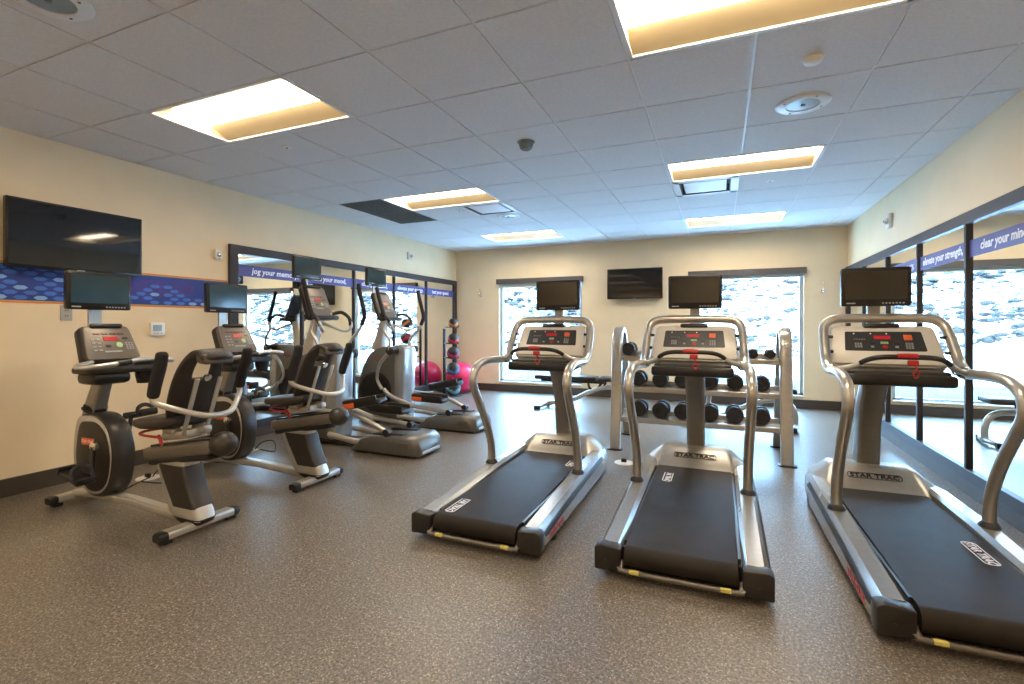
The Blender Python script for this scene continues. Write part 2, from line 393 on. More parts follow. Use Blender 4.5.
diffuser(-2.584, 5.384, 'square white air diffuser beside the left ceiling light, past the smoke detector')
diffuser(-.144, 5.384, 'square white air diffuser touching the ceiling light above the middle treadmill')
def slot(cx, cy, w_, label):
    t = thing('slot_diffuser', label, 'vent', (cx, cy, H - .001), group='slot diffusers by the window wall'); bm = B()
    for y in (-.045, 0, .045): box(bm, (0, y, 0), (w_, .02, .01))
    for x in (-w_ / 2, 0, w_ / 2): box(bm, (x, 0, 0), (.012, .11, .01))
    obj('frame', bm, 'vent_white', t, smooth=False)
    bm = B(); box(bm, (0, 0, .002), (w_ - .01, .09, .006)); obj('slots', bm, 'black', t, smooth=False)
slot(.17, 8.05, 1.18, 'long slot air diffuser in the ceiling above the right window')
slot(-3.15, 8.05, 1.18, 'long slot air diffuser in the ceiling above the left window')
def speaker(cx, cy, r, label):
    t = thing('ceiling_speaker', label, 'speaker', (cx, cy, H), group='round ceiling speakers')
    bm = B(); lathe(bm, [(r * .62, -.004), (r * .62, -.012), (r * .95, -.010), (r, -.004), (r, .002), (r * .6, .002)], seg=40); obj('rim', bm, 'vent_white', t)
    bm = B(); lathe(bm, [(.001, -.009), (r * .3, -.010), (r * .6, -.008), (r * .62, -.002), (.001, -.002)], seg=40); obj('grille', bm, 'grey_plastic' if r < .1 else 'lcd', t)
    bm = B(); lathe(bm, [(.001, -.018), (.012, -.017), (.014, -.009), (.001, -.009)], seg=14); obj('emblem', bm, 'vent_dark', t)
    bm = B()
    for k in range(4):
        a = k * PI / 2 + .5; cyl(bm, (r * .8 * math.cos(a), r * .8 * math.sin(a), -.014), (r * .8 * math.cos(a), r * .8 * math.sin(a), -.01), .006, seg=8)
    obj('screws', bm, 'vent_dark', t)
speaker(.48, 3.585, .155, 'round white ceiling speaker above the right treadmill, by the smoke detector')
speaker(-2.52, 5.80, .15, 'round white ceiling speaker past the left square air diffuser')
speaker(-2.66, 1.16, .155, 'round ceiling speaker cut off by the top left edge of the picture')
def puck(cx, cy, r, h, label, name='smoke_detector', cat='smoke detector', m='white_plastic'):
    t = thing(name, label, cat, (cx, cy, H)); bm = B(); lathe(bm, [(.001, -h), (r * .6, -h), (r * .85, -h * .8), (r, -h * .3), (r, .001), (.001, .001)]); obj('body', bm, m, t)
    bm = B(); lathe(bm, [(r * .9, -.001), (r * 1.25, -.001), (r * 1.25, .004), (r * .9, .004)]); obj('base_ring', bm, m, t)
puck(.448, 2.995, .045, .03, 'small white smoke detector beside the large near ceiling light')
puck(-1.375, 3.51, .055, .06, 'dark domed occupancy sensor on the ceiling in mid room', 'occupancy_sensor', 'sensor', 'vent_dark')
def escut(cx, cy, label): t = thing('sprinkler_cover', label, 'sprinkler', (cx, cy, H), group='concealed sprinkler covers'); bm = B(); lathe(bm, [(.001, -.006), (.036, -.006), (.04, -.002), (.04, .002), (.001, .002)]); obj('cover_plate', bm, 'white_plastic', t); bm = B(); cyl(bm, (0, 0, -.012), (0, 0, -.005), .008, seg=10); obj('pin', bm, 'vent_dark', t)
escut(-3.151, 2.869, 'small sprinkler cover beside the left near ceiling light')
escut(.443, 5.374, 'small round sprinkler cover beside the right square diffuser')
escut(-2.96, 5.3, 'small sprinkler cover between the dark return grille and the left diffuser')

# ------------------------------------------------------------------ windows
for k, (x0, x1) in enumerate(WINS):
    cx = (x0 + x1) / 2; wd = x1 - x0; hz = WZ1 - WZ0; cz = (WZ0 + WZ1) / 2
    t = bpy.data.objects.new('window_%d' % (k + 1), None); COL.objects.link(t); t.location = (cx, YB, WZ0); t['kind'] = 'structure'
    bm = B(); f = .05; y = .085
    for s in (-1, 1): box(bm, (s * (wd / 2 - f / 2), y, hz / 2), (f, .06, hz), bev=.004, seg=1)
    box(bm, (0, y, f / 2), (wd, .06, f), bev=.004, seg=1); box(bm, (0, y, hz - f / 2), (wd, .06, f), bev=.004, seg=1)
    obj('frame', bm, 'window_metal', t, smooth=False)
    bm = B(); box(bm, (0, y, hz / 2), (wd - 2 * f, .006, hz - 2 * f)); obj('pane', bm, 'glass', t, smooth=False)
    bm = B(); box(bm, (0, .02, .006), (wd + .0, .10, .02), bev=.004, seg=1); obj('sill', bm, 'sill', t, smooth=False)
    s = thing('roller_shade', ('rolled up shade in a dark box over the left window', 'rolled up shade in a dark box over the right window, behind the middle treadmill')[k], 'roller shade', (cx, YB, WZ1 - .075), group='roller shades over the windows')
    bm = B(); box(bm, (0, -.045, .035), (wd + .05, .09, .09), bev=.004, seg=1); obj('cassette', bm, 'shade_cassette', s, smooth=False)
    bm = B(); box(bm, (0, -.03, -.035 if k == 0 else -.02), (wd - .03, .004, .08 if k == 0 else .05)); box(bm, (0, -.03, -.078 if k == 0 else -.05), (wd - .03, .016, .02), bev=.004)
    obj('shade_cloth', bm, 'shade_cloth', s, smooth=False)

# ------------------------------------------------------------------ mirrors with slogan bands
def mirror_wall(side, ys, zt, words, idx):
    X = XL if side == 'left' else XR; s = 1 if side == 'left' else -1
    y0, y1 = ys[0], ys[-1]; zb = .10; zi = .185; zo = zt - .085; mid = 'left' if s > 0 else 'right'
    t = thing('framed_mirror', 'row of large mirrors in a dark frame along the %s wall, lettered slogan band across' % mid, 'mirror', (X, (y0 + y1) / 2, 0))
    yc = (y0 + y1) / 2
    bm = B()
    box(bm, (s * .016, 0, (zt + zo) / 2), (.032, y1 - y0, zt - zo), bev=.003, seg=1); box(bm, (s * .016, 0, (zb + zi) / 2), (.032, y1 - y0, zi - zb), bev=.003, seg=1)
    for y, wd in ((y0, .10), (y1, -.10)): box(bm, (s * .0155, y + wd / 2 - yc, (zo + zi) / 2), (.031, .0995, zo - zi + .004), bev=.002, seg=1)
    obj('frame', bm, 'frame_dark', t, smooth=False)
    bm = B(); box(bm, (s * .012, 0, zb / 2), (.024, y1 - y0, zb)); obj('plinth', bm, 'baseboard', t, smooth=False)
    for k in range(len(ys) - 1):
        a, b = ys[k], ys[k + 1]; a2 = a + (.10 if k == 0 else .017); b2 = b - (.10 if k == len(ys) - 2 else .017)
        bm = B(); box(bm, (s * .005, (a2 + b2) / 2 - yc, (zi + zo) / 2), (.006, b2 - a2 + .01, zo - zi + .01)); obj('mirror_pane', bm, 'mirror', t, smooth=False)
        bz = 1.805 if s > 0 else 1.772
        bm = B(); box(bm, (s * .0087, (a2 + b2) / 2 - yc, bz), (.001, b2 - a2, .122)); bd = obj('slogan_band', bm, 'band', t, smooth=False)
        if words[k]:
            L_ = b2 - a2
            letters('lettering', words[k], .088, 'letter_white', bd, (0, s, 0), (0, 0, 1), (s * .0098, (a2 + b2) / 2 - yc + (0.07 if (s > 0 and k == 0) else 0), bz + .004), ext=.0006, slant=.12, bold=.0022)
        if k:
            bm = B(); box(bm, (s * .015, a - yc, (zi + zo) / 2), (.030, .034, zo - zi), bev=.003, seg=1); obj('mullion', bm, 'frame_dark', t, smooth=False)
mirror_wall('left', [3.52, 4.487, 5.40, 6.31, 7.216, 8.255], 2.065, ['jog your memory,', 'raise your mood,', 'clear your mind,', 'elevate your energy,', 'test your speed.'], 0)
mirror_wall('right', [2.6, 3.62, 4.56, 5.511, 6.419, 7.36, 8.255], 2.04, ['', 'clear your mind,', 'elevate your strength,', 'jog your memory,', 'raise your mood,', 'test your speed.'], 1)

# ------------------------------------------------------------------ wall graphics and fittings
def wall_graphic():
    t = thing('wall_border', 'printed blue border with hexagons and orange edging on the left wall', 'wall graphic', (XL, 0, 0))
    y0, y1, z0, z1 = -2.2, 3.515, 1.405, 1.665
    bm = B(); box(bm, (.002, (y0 + y1) / 2, (z0 + z1) / 2), (.003, y1 - y0, z1 - z0)); obj('blue_field', bm, 'hex_c', t, smooth=False)
    bm = B(); box(bm, (.0022, (y0 + y1) / 2, z1 + .014), (.003, y1 - y0, .009)); box(bm, (.0022, (y0 + y1) / 2, z0 - .014), (.003, y1 - y0, .009)); obj('orange_edging', bm, 'border_orange', t, smooth=False)
    bm = B(); box(bm, (.0021, (y0 + y1) / 2, z1 + .005), (.003, y1 - y0, .010)); box(bm, (.0021, (y0 + y1) / 2, z0 - .005), (.003, y1 - y0, .010)); obj('olive_edging', bm, 'border_olive', t, smooth=False)
    bm = B(); rnd = random.Random(3)
    # purple blush patches behind the dots
    for yy, ww in ((1.35, .5), (2.85, .62)):
        prism(bm, round_poly([(yy - ww / 2, z0 + .05), (yy + ww / 2, z0 + .09), (yy + ww / 2, z1 - .03), (yy - ww / 2, z1 - .05)], .08), .0036, .0038, 'x', mi=3)
    for r in range(7):
        z = z0 + .022 + r * .036
        for c in range(int((y1 - y0) / .115)):
            y = y0 + .06 + c * .115 + (.0575 if r % 2 else 0)
            if y > y1 - .05: continue
            q = (y - 2.2) / 1.3
            hill = .5 + .5 * math.sin(y * 9 + 1.2)
            lim = 9 if y < 2.2 else 1.2 + 3.4 * hill * (1.0 if y < 3.3 else .4)
            if r > lim or rnd.random() < .08: continue
            mi = rnd.choice((0, 0, 1, 0, 1)) if r < 5 else rnd.choice((0, 0, 1))
            if r >= 5: mi = 0
            pr = [(y + .043 * math.cos(a) , z + .0165 * math.sin(a) * 1.05) for a in [k * PI / 3 for k in range(6)]]
            prism(bm, pr, .0036, .0042, 'x', mi=mi)
    obj('hexagon_pattern', bm, None, t, smooth=False, mats=['hex_a', 'hex_b', 'hex_c', 'hex_p'])
wall_graphic()
def flat_tv(org, right, w_, h_, label):
    m = basis(right, (0, 0, 1), org)
    t = thing('wall_television', label, 'television'); t.matrix_world = m
    bm = B(); box(bm, (0, 0, -.01), (w_, h_, .045), bev=.006); box(bm, (0, 0, -.055), (w_ * .55, h_ * .6, .05), bev=.01); obj('housing', bm, 'bezel', t)
    bm = B(); box(bm, (0, .004, .0135), (w_ - .024, h_ - .034, .003)); obj('screen', bm, 'screen', t, smooth=False)
    bm = B(); box(bm, (0, -h_ / 2 + .008, .014), (.05, .006, .003)); obj('badge', bm, 'button_grey', t, smooth=False)
    bm = B(); box(bm, (0, 0, -.085), (.24, .2, .03)); obj('wall_bracket', bm, 'black', t, smooth=False)
    return t
flat_tv((XL + .1, 2.20, 1.885), (0, 1, 0), .875, .495, 'large black flat television mounted high on the left wall above the bikes')
flat_tv((-1.30, YB - .1, 1.902), (1, 0, 0), .89, .50, 'black flat television mounted on the back wall between the two windows')
def plate(name, label, cat, org, right, w_, h_, d=.012, m='white_plastic', extra=None, group=None):
    t = thing(name, label, cat, group=group); t.matrix_world = basis(right, (0, 0, 1), org)
    bm = B(); box(bm, (0, 0, d / 2), (w_, h_, d), bev=.003); obj('plate' if m != 'white_plastic' or d < .02 else 'body', bm, m, t)
    if extra: extra(t, d)
def sockets(t, d):
    for y in (-.022, .022):
        bm = B(); box(bm, (0, y, d + .001), (.034, .03, .004), bev=.002)
        s_ = obj('socket', bm, 'grey_plastic', t)
        bm = B(); [box(bm, (x, y, d + .0035), (.004, .012, .002)) for x in (-.007, .007)]; obj('slots', bm, 'black', s_, smooth=False)
plate('power_outlet', 'grey outlet plate on the left wall under the first bike screen', 'outlet', (XL, 2.156, 1.318), (0, 1, 0), .075, .12, .008, 'grey_plastic', sockets)
def thermo(t, d):
    bm = B(); box(bm, (-.005, .01, d + .001), (.075, .055, .003), bev=.001, seg=1); obj('display', bm, 'lcd', t)
    bm = B(); [box(bm, (x, -.038, d + .001), (.014, .008, .004)) for x in (-.03, 0, .03)]; obj('buttons', bm, 'grey_plastic', t)
plate('thermostat', 'white thermostat with a grey display on the left wall between the bikes', 'thermostat', (XL, 2.818, 1.188), (0, 1, 0), .12, .115, .028, extra=thermo)
def strobe(t, d):
    bm = B(); ball(bm, (0, .0, d), .026, 16, 10, (1, 1, .6)); obj('lens', bm, 'chrome', t)
    bm = B(); [box(bm, (0, -.035 - i * .007, d + .0005), (.03, .003, .002)) for i in range(3)]; obj('sounder_slots', bm, 'vent_dark', t)
plate('alarm_strobe', 'small white alarm strobe on the left wall next to the mirror frame', 'alarm', (XL, 3.40, 1.935), (0, 1, 0), .07, .10, .03, extra=strobe)
def lensy(t, d):
    bm = B(); lathe(bm, [(.034, 0), (.032, .02), (.022, .034), (.001, .036)], (.008, 0, d)); obj('dome', bm, 'white_plastic', t)
    bm = B(); lathe(bm, [(.013, 0), (.011, .006), (.001, .007)], (.008, 0, d + .034), seg=14); obj('eye', bm, 'vent_dark', t)
plate('motion_sensor', 'small white sensor high on the left wall above the mirror', 'sensor', (XL, 6.717, 2.35), (0, 1, 0), .10, .12, .03, extra=lensy)
plate('motion_sensor', 'small white sensor high on the right wall above the mirror', 'sensor', (XR, 6.346, 2.324), (0, -1, 0), .12, .15, .03, extra=lensy)
def hook(x, z, label):
    t = thing('coat_hook', label, 'hook', (x, YB, z), group='metal wall hooks')
    bm = B(); lathe(bm, [(.028, 0), (.027, .006), (.012, .01), (.001, .01)], (0, 0, -.01), (0, -1, 0)); obj('rosette', bm, 'chrome', t)
    bm = B(); tube(bm, [(0, -.005, -.01), (0, -.05, -.03), (0, -.075, .0), (.0, -.07, .03)], .007); tube(bm, [(0, -.01, 0), (0, -.035, .05), (0, -.05, .11)], .006); obj('hook_arm', bm, 'chrome', t)
hook(-4.155, 1.79, 'small metal coat hook on the back wall, left of the left window')
hook(1.362, 1.72, 'small metal coat hook on the back wall, right of the right window')

# ------------------------------------------------------------------ shared machine pieces
def monitor(parent, org, right, up, w_=.375, h_=.25, scr='screen', stem=None):
    bm = B(); prism(bm, ring_poly(w_, h_, .016), -.022, .018, 'z', bev=.006); box(bm, (0, 0, -.035), (w_ * .7, h_ * .7, .04), bev=.01)
    m = obj('monitor', bm, 'bezel', parent); m.matrix_local = basis(right, up, org)
    bm = B(); box(bm, (0, .012, .019), (w_ - .045, h_ - .065, .002)); obj('screen', bm, scr, m, smooth=False)
    bm = B()
    for k in range(7): box(bm, (w_ * .10 + k * .018, -h_ / 2 + .019, .0185), (.010, .007, .003))
    obj('control_buttons', bm, 'button_grey', m, smooth=False)
    bm = B(); box(bm, (-w_ * .36, -h_ / 2 + .019, .0185), (.05, .008, .003)); obj('badge', bm, 'button_grey', m, smooth=False)
    return m
def console(parent, org, right, up, wt, wb, h_, face, style):
    d = .05
    poly = round_poly([(-wb / 2, -h_ / 2), (wb / 2, -h_ / 2), (wt / 2, h_ / 2), (-wt / 2, h_ / 2)], .035, 5)
    bm = B(); prism(bm, poly, -d, 0, 'z', bev=.010); c = obj('console', bm, face, parent); c.matrix_local = basis(right, up, org)
    rim = round_poly([(-wb / 2 - .012, -h_ / 2 - .01), (wb / 2 + .012, -h_ / 2 - .01), (wt / 2 + .012, h_ / 2 + .01), (-wt / 2 - .012, h_ / 2 + .01)], .045, 5)
    bm = B(); prism(bm, rim, -.085 if h_ < .3 else -.06, -.022, 'z', bev=.012); obj('console_back', bm, 'charcoal' if style == 'bike' else 'silver_light', c)
    bm = B(); box(bm, (0, h_ / 2 - .004, .004), (.19, .028, .03), bev=.012); obj('fan_slot', bm, 'black', c)
    if style == 'treadmill':
        pw, ph, py = .40, .135, .022
        bm = B(); prism(bm, round_poly([(-pw / 2 - .008, py - ph / 2), (pw / 2 + .008, py - ph / 2), (pw / 2 - .004, py + ph / 2), (-pw / 2 + .004, py + ph / 2)], .010), 0, .0025, 'z'); obj('display_panel', bm, 'panel_dark', c, smooth=False)
        z = .0035
        bm = B(); box(bm, (-.005, py + .026, z), (.085, .024, .002)); obj('led_display', bm, 'led_red', c, smooth=False)
        bm = B(); box(bm, (.125, py + .026, z), (.042, .036, .002)); obj('goal_button', bm, 'orange', c, smooth=False)
        bm = B(); box(bm, (.002, py - .012, z), (.040, .016, .003), bev=.001, seg=1); obj('start_button', bm, 'green', c, smooth=False)
        bm = B(); lathe(bm, [(.014, 0), (.013, .004), (.001, .005)], (.004, py - .040, .002), seg=16); obj('stop_button', bm, 'red', c)
        bm = B()
        for i in range(3):
            for j in range(4): box(bm, (.112 + i * .014, py - .014 - j * .011, z), (.010, .007, .002))
        for i in range(3):
            for j in range(3): box(bm, (-.148 + i * .014, py - .018 - j * .012, z), (.010, .008, .002))
        for i in range(5): box(bm, (-.150 + i * .013, py + .012, z), (.008, .005, .002))
        for x in (-.062, .062): box(bm, (x, py - .040, z), (.016, .012, .003))
        obj('keypad', bm, 'button_grey', c, smooth=False)
        for x in (-.062, .062): bm = B(); box(bm, (x, py - .020, z), (.03, .013, .003)); obj('rocker_key', bm, 'black', c, smooth=False)
        bm = B()
        for x in (-.15, -.062, .02): lathe(bm, [(.005, 0), (.005, .002), (.001, .002)], (x, py + .052, .002), seg=8)
        obj('indicator_dots', bm, 'white_plastic', c, smooth=False)
    else:
        z = .002
        bm = B(); box(bm, (.005, .025, z), (.085, .028, .004)); obj('led_display', bm, 'led_red', c, smooth=False)
        bm = B()
        for k in range(4): box(bm, (-.07 + k * .047, .062, z), (.036, .010, .003))
        obj('display_strip', bm, 'panel_dark', c, smooth=False)
        bm = B(); box(bm, (.09, .028, z), (.03, .014, .003)); obj('clock_display', bm, 'panel_dark', c, smooth=False)
        bm = B(); box(bm, (-.02, -.028, z), (.028, .018, .003)); obj('program_display', bm, 'panel_dark', c, smooth=False)
        bm = B()
        for k in range(4): box(bm, (-.07 + k * .047, .062, z + .001), (.022, .004, .003))
        obj('display_digits', bm, 'red', c, smooth=False)
        bm = B(); lathe(bm, [(.020, 0), (.019, .004), (.001, .005)], (.045, -.022, 0), seg=16); obj('start_button', bm, 'green', c)
        bm = B()
        for i in range(3):
            for j in range(4): box(bm, (.088 + i * .016, -.010 - j * .014, z), (.011, .009, .003))
        for i in range(2):
            for j in range(4): box(bm, (-.10 + i * .03, .02 - j * .026, z), (.020, .010, .003))
        box(bm, (0, -.07, z), (.10, .012, .003)); obj('keypad', bm, 'button_grey', c, smooth=False)
    return c

# ------------------------------------------------------------------ treadmill (user faces +y, origin at the rear)
def make_treadmill():
    t = thing('treadmill', '', 'treadmill', group='treadmills')
    for s in (-1, 1):
        bm = B(); rings = []
        for y, zt, xo, xi in ((.06, .148, .392, .268), (.5, .172, .392, .268), (1.0, .196, .392, .268), (1.5, .205, .388, .268), (1.78, .19, .36, .25), (1.92, .12, .29, .2)):
            rings.append([V(s * a, y, b) for a, b in ((xi, .045), (xo - .012, .03), (xo, .05), (xo, zt - .055), (xo - .012, zt - .030), (xo - .035, zt), (xi + .02, zt), (xi, zt - .02))])
        loft(bm, rings); r = obj('side_rail', bm, 'rail_silver', t, angle=25)
        bm = B(); rings = []
        for y, zt, xo in ((.10, .148, .392), (.5, .172, .392), (1.0, .196, .392), (1.5, .205, .388)):
            rings.append([V(s * a, y, b) for a, b in ((xo - .004, zt - .054), (xo + .002, zt - .056), (xo - .003, zt - .042), (xo - .013, zt - .027), (xo - .020, zt - .030))])
        loft(bm, rings); obj('edge_trim', bm, 'charcoal', r, angle=25)
        letters('maker_lettering', 'STAR TRAC', .055, 'red', r, (0, s, 0), (0, 0, 1), (s * .393, .30, .075), ext=.001, bold=.001)
        bm = B(); prism(bm, round_poly([(s * .266, .035), (s * .394, .028), (s * .395, .138), (s * .372, .150), (s * .266, .143)], .012), -.002, .075, 'y', bev=.008); obj('end_cap', bm, 'charcoal', t, label='charcoal rear end cap')
        bm = B(); lathe(bm, [(.006, 0), (.005, .004), (.001, .004)], (s * .34, -.008, .085), (0, -1, 0), 10); obj('screw', bm, 'black', t)
        for fx, fy in ((.36, .30), (.32, 1.7)): bm = B(); cyl(bm, (s * fx, fy, .0), (s * fx, fy, .05), .022); obj('foot', bm, 'rubber', t)
    # belt over the rear roller
    bm = B(); prof = [(.055 + .052 * math.cos(a), .096 + .052 * math.sin(a)) for a in [PI / 2 + k * PI / 10 for k in range(11)]]
    prof = [(1.50, .168)] + [(.9, .162)] + prof + [(1.50, .05)]
    prism(bm, prof, -.250, .250, 'x'); obj('belt', bm, 'belt', t, angle=30)
    bm = B(); box(bm, (0, .80, .085), (.54, 1.45, .08)); box(bm, (-.2585, .80, .135), (.013, 1.4, .03)); box(bm, (.2585, .80, .135), (.013, 1.4, .03)); obj('deck', bm, 'black', t, smooth=False)
    bm = B(); tube(bm, [(-.265, .03, .075), (-.262, .0, .055), (-.235, -.01, .047), (.235, -.01, .047), (.262, .0, .055), (.265, .03, .075)], .0105, 4); obj('rear_bar', bm, 'console_brown', t)
    for s in (-1, 1): bm = B(); box(bm, (s * .20, -.014, .051), (.045, .018, .016), bev=.002); obj('warning_sticker', bm, 'yellow', t)
    # motor hood
    bm = B(); rings = []
    for y, z, wt, wb in ((1.47, .165, .27, .30), (1.50, .185, .262, .32), (1.60, .275, .235, .352), (1.66, .292, .228, .352), (1.80, .282, .220, .342), (1.92, .235, .205, .315), (1.97, .12, .18, .27)):
        rings.append([V(-wb, y, .10), V(-wb + .005, y, .17 + (z - .165) * .15), V(-wt - .02, y, z - .018), V(-wt, y, z - .004), V(-wt + .03, y, z), V(wt - .03, y, z), V(wt, y, z - .004), V(wt + .02, y, z - .018), V(wb - .005, y, .17 + (z - .165) * .15), V(wb, y, .10)])
    loft(bm, rings); hd = obj('motor_hood', bm, 'hood_silver', t, angle=35)
    sl = Vector((0, .10, .088)).normalized()
    bm = B(); outline(bm, .30, .044, .022, .004); o_ = obj('badge_outline', bm, 'panel_dark', hd, smooth=False); o_.matrix_local = basis((1, 0, 0), sl, (0, 1.557, .2385))
    letters('maker_lettering', 'STAR TRAC', .040, 'panel_dark', hd, (1, 0, 0), sl, (0, 1.557, .2385), bold=.001, wid=1.3)
    # column
    bm = B(); rings = []
    for y, z, wx, wy in ((1.75, .27, .066, .075), (1.735, .38, .066, .072), (1.71, .55, .066, .068), (1.66, .70, .068, .065), (1.57, .84, .070, .06), (1.50, .92, .075, .06)):
        rings.append([V(a * wx, y + b * wy, z) for a, b in round_poly([(-1, -1), (1, -1), (1, 1), (-1, 1)], .35, 3)])
    loft(bm, rings); obj('column', bm, 'silver_dark', t)
    # handrails
    for s in (-1, 1):
        bm = B(); tube(bm, [(s * .333, .955, .17), (s * .333, .955, .26), (s * .333, .935, .36), (s * .335, .86, .52), (s * .338, .75, .68), (s * .340, .675, .79), (s * .340, .665, .86), (s * .338, .71, .925), (s * .335, .82, .958), (s * .33, .98, .962), (s * .32, 1.16, .955), (s * .305, 1.24, .965)], .0285, 5, 14)
        obj('handrail', bm, 'silver', t)
        bm = B(); lathe(bm, [(.046, 0), (.044, .012), (.034, .026), (.0285, .03)], (s * .333, .955, .19)); obj('post_collar', bm, 'charcoal', t)
        bm = B(); ball(bm, (s * .312, 1.17, .957), .037, 14, 10, (1, 1.5, .95)); obj('rail_joint', bm, 'chrome', t)
        bm = B(); box(bm, (s * .303, 1.305, 1.06), (.05, .03, .02), bev=.006); obj('console_bracket', bm, 'charcoal', t); bm = B(); box(bm, (s * .295, 1.355, 1.15), (.05, .03, .02), bev=.006); obj('console_bracket', bm, 'charcoal', t)
    bm = B(); tube(bm, [(-.322, 1.16, .955), (-.325, 1.25, 1.0), (-.323, 1.31, 1.08), (-.318, 1.37, 1.17), (-.305, 1.405, 1.225), (-.262, 1.42, 1.258), (-.19, 1.425, 1.266), (0, 1.43, 1.268), (.19, 1.425, 1.266), (.262, 1.42, 1.258), (.305, 1.405, 1.225), (.318, 1.37, 1.17), (.323, 1.31, 1.08), (.325, 1.25, 1.0), (.322, 1.16, .955)], .0285, 5, 14)
    obj('console_hoop', bm, 'silver', t)
    up = Vector((0, .14, .24)).normalized()
    console(t, (0, 1.365, 1.105), (1, 0, 0), up, .525, .59, .268, 'console_white', 'treadmill')
    # tray
    bm = B(); poly = round_poly([(-.265, 1.06), (.265, 1.06), (.235, 1.44), (-.235, 1.44)], .05, 5); prism(bm, poly, .880, .945, 'z', bev=.018); tr = obj('tray', bm, 'black', t)
    bm = B(); prism(bm, round_poly([(-.25, 1.10), (.25, 1.10), (.23, 1.40), (-.23, 1.40)], .05, 5), .93, .962, 'z', bev=.01); obj('tray_top', bm, 'shell_grey', tr)
    # grip bar across the front
    pts = [(-.305, 1.12, .96), (-.235, 1.06, .985), (-.175, 1.01, 1.03), (-.11, .985, 1.048), (0, .98, 1.05), (.11, .985, 1.048), (.175, 1.01, 1.03), (.235, 1.06, .985), (.305, 1.12, .96)]
    bm = B(); tube(bm, pts, .014, 5); gb = obj('grip_bar', bm, 'black', t)
    for s in (-1, 1):
        bm = B(); tube(bm, [(s * .305, 1.12, .96), (s * .27, 1.09, .971), (s * .235, 1.06, .985), (s * .20, 1.03, 1.008)], .0175, 4); obj('heart_rate_grip', bm, 'silver_light', gb, label='silver contact plate')
    bm = B(); tube(bm, [(-.045, .9805, 1.053), (0, .979, 1.055), (.045, .9805, 1.053)], .0155, 4); obj('red_label', bm, 'red', gb, label='red warning label')
    bm = B(); box(bm, (.02, .966, 1.02), (.05, .02, .03), bev=.006); tube(bm, [(.02, .96, 1.01), (.035, .95, .985), (.015, .95, .965), (.03, .955, .94), (.045, .96, .96), (.03, .96, 1.0)], .004, 5, 6); obj('safety_clip', bm, 'red', t, label='red emergency stop clip and cord')
    bm = B(); rings = []
    for y, z, wx in ((1.50, .92, .05), (1.55, 1.10, .04), (1.585, 1.25, .034), (1.59, 1.42, .034)):
        rings.append([V(a * wx, y + b * .018, z) for a, b in ((-1, -1), (1, -1), (1, 1), (-1, 1))])
    loft(bm, rings); obj('monitor_mast', bm, 'silver_dark', t, smooth=False)
    monitor(t, (0, 1.545, 1.472), (1, 0, 0), (0, 0, 1), .378, .25)
    bm = B(); tube(bm, [(.0, 1.96, .06), (.03, 2.03, .02), (.05, 2.10, .008), (.12, 2.2, .006)], .005, 6, 8); obj('power_cord', bm, 'black', t)
    return t
def belt_logo(tr, x, y):
    bm = B(); outline(bm, .26, .062, .031, .006, .0008); o = obj('belt_logo', bm, 'letter_white', tr, smooth=False, label='white printed logo on the belt')
    o.matrix_local = basis((0, -1, .004), (1, 0, 0), (x, y, .1655 if y > .5 else .1515))
    q = letters('belt_lettering', 'STAR TRAC', .048, 'letter_white', o, (1, 0, 0), (0, 1, 0), (0, 0, .0), ext=.0008, bold=.0012)
T2 = make_treadmill()
T1 = copy_tree(T2); T3 = copy_tree(T2)
for tr, x, lb in ((T1, -1.25, 'silver grey treadmill with black belt, leftmost of the three, nearest the bikes'), (T2, -.178, 'silver grey treadmill in the middle, in front of the dumbbell rack'), (T3, .950, 'silver grey treadmill on the right, next to the mirrored wall')):
    tr.location = (x, 2.305 if tr is T3 else 2.38, 0); tr.rotation_euler.z = .018 if tr is T3 else 0; tr['label'] = lb
belt_logo(T1, -.19, .20); belt_logo(T1, .20, 1.30)
belt_logo(T2, -.16, 1.22); belt_logo(T3, .17, .64)

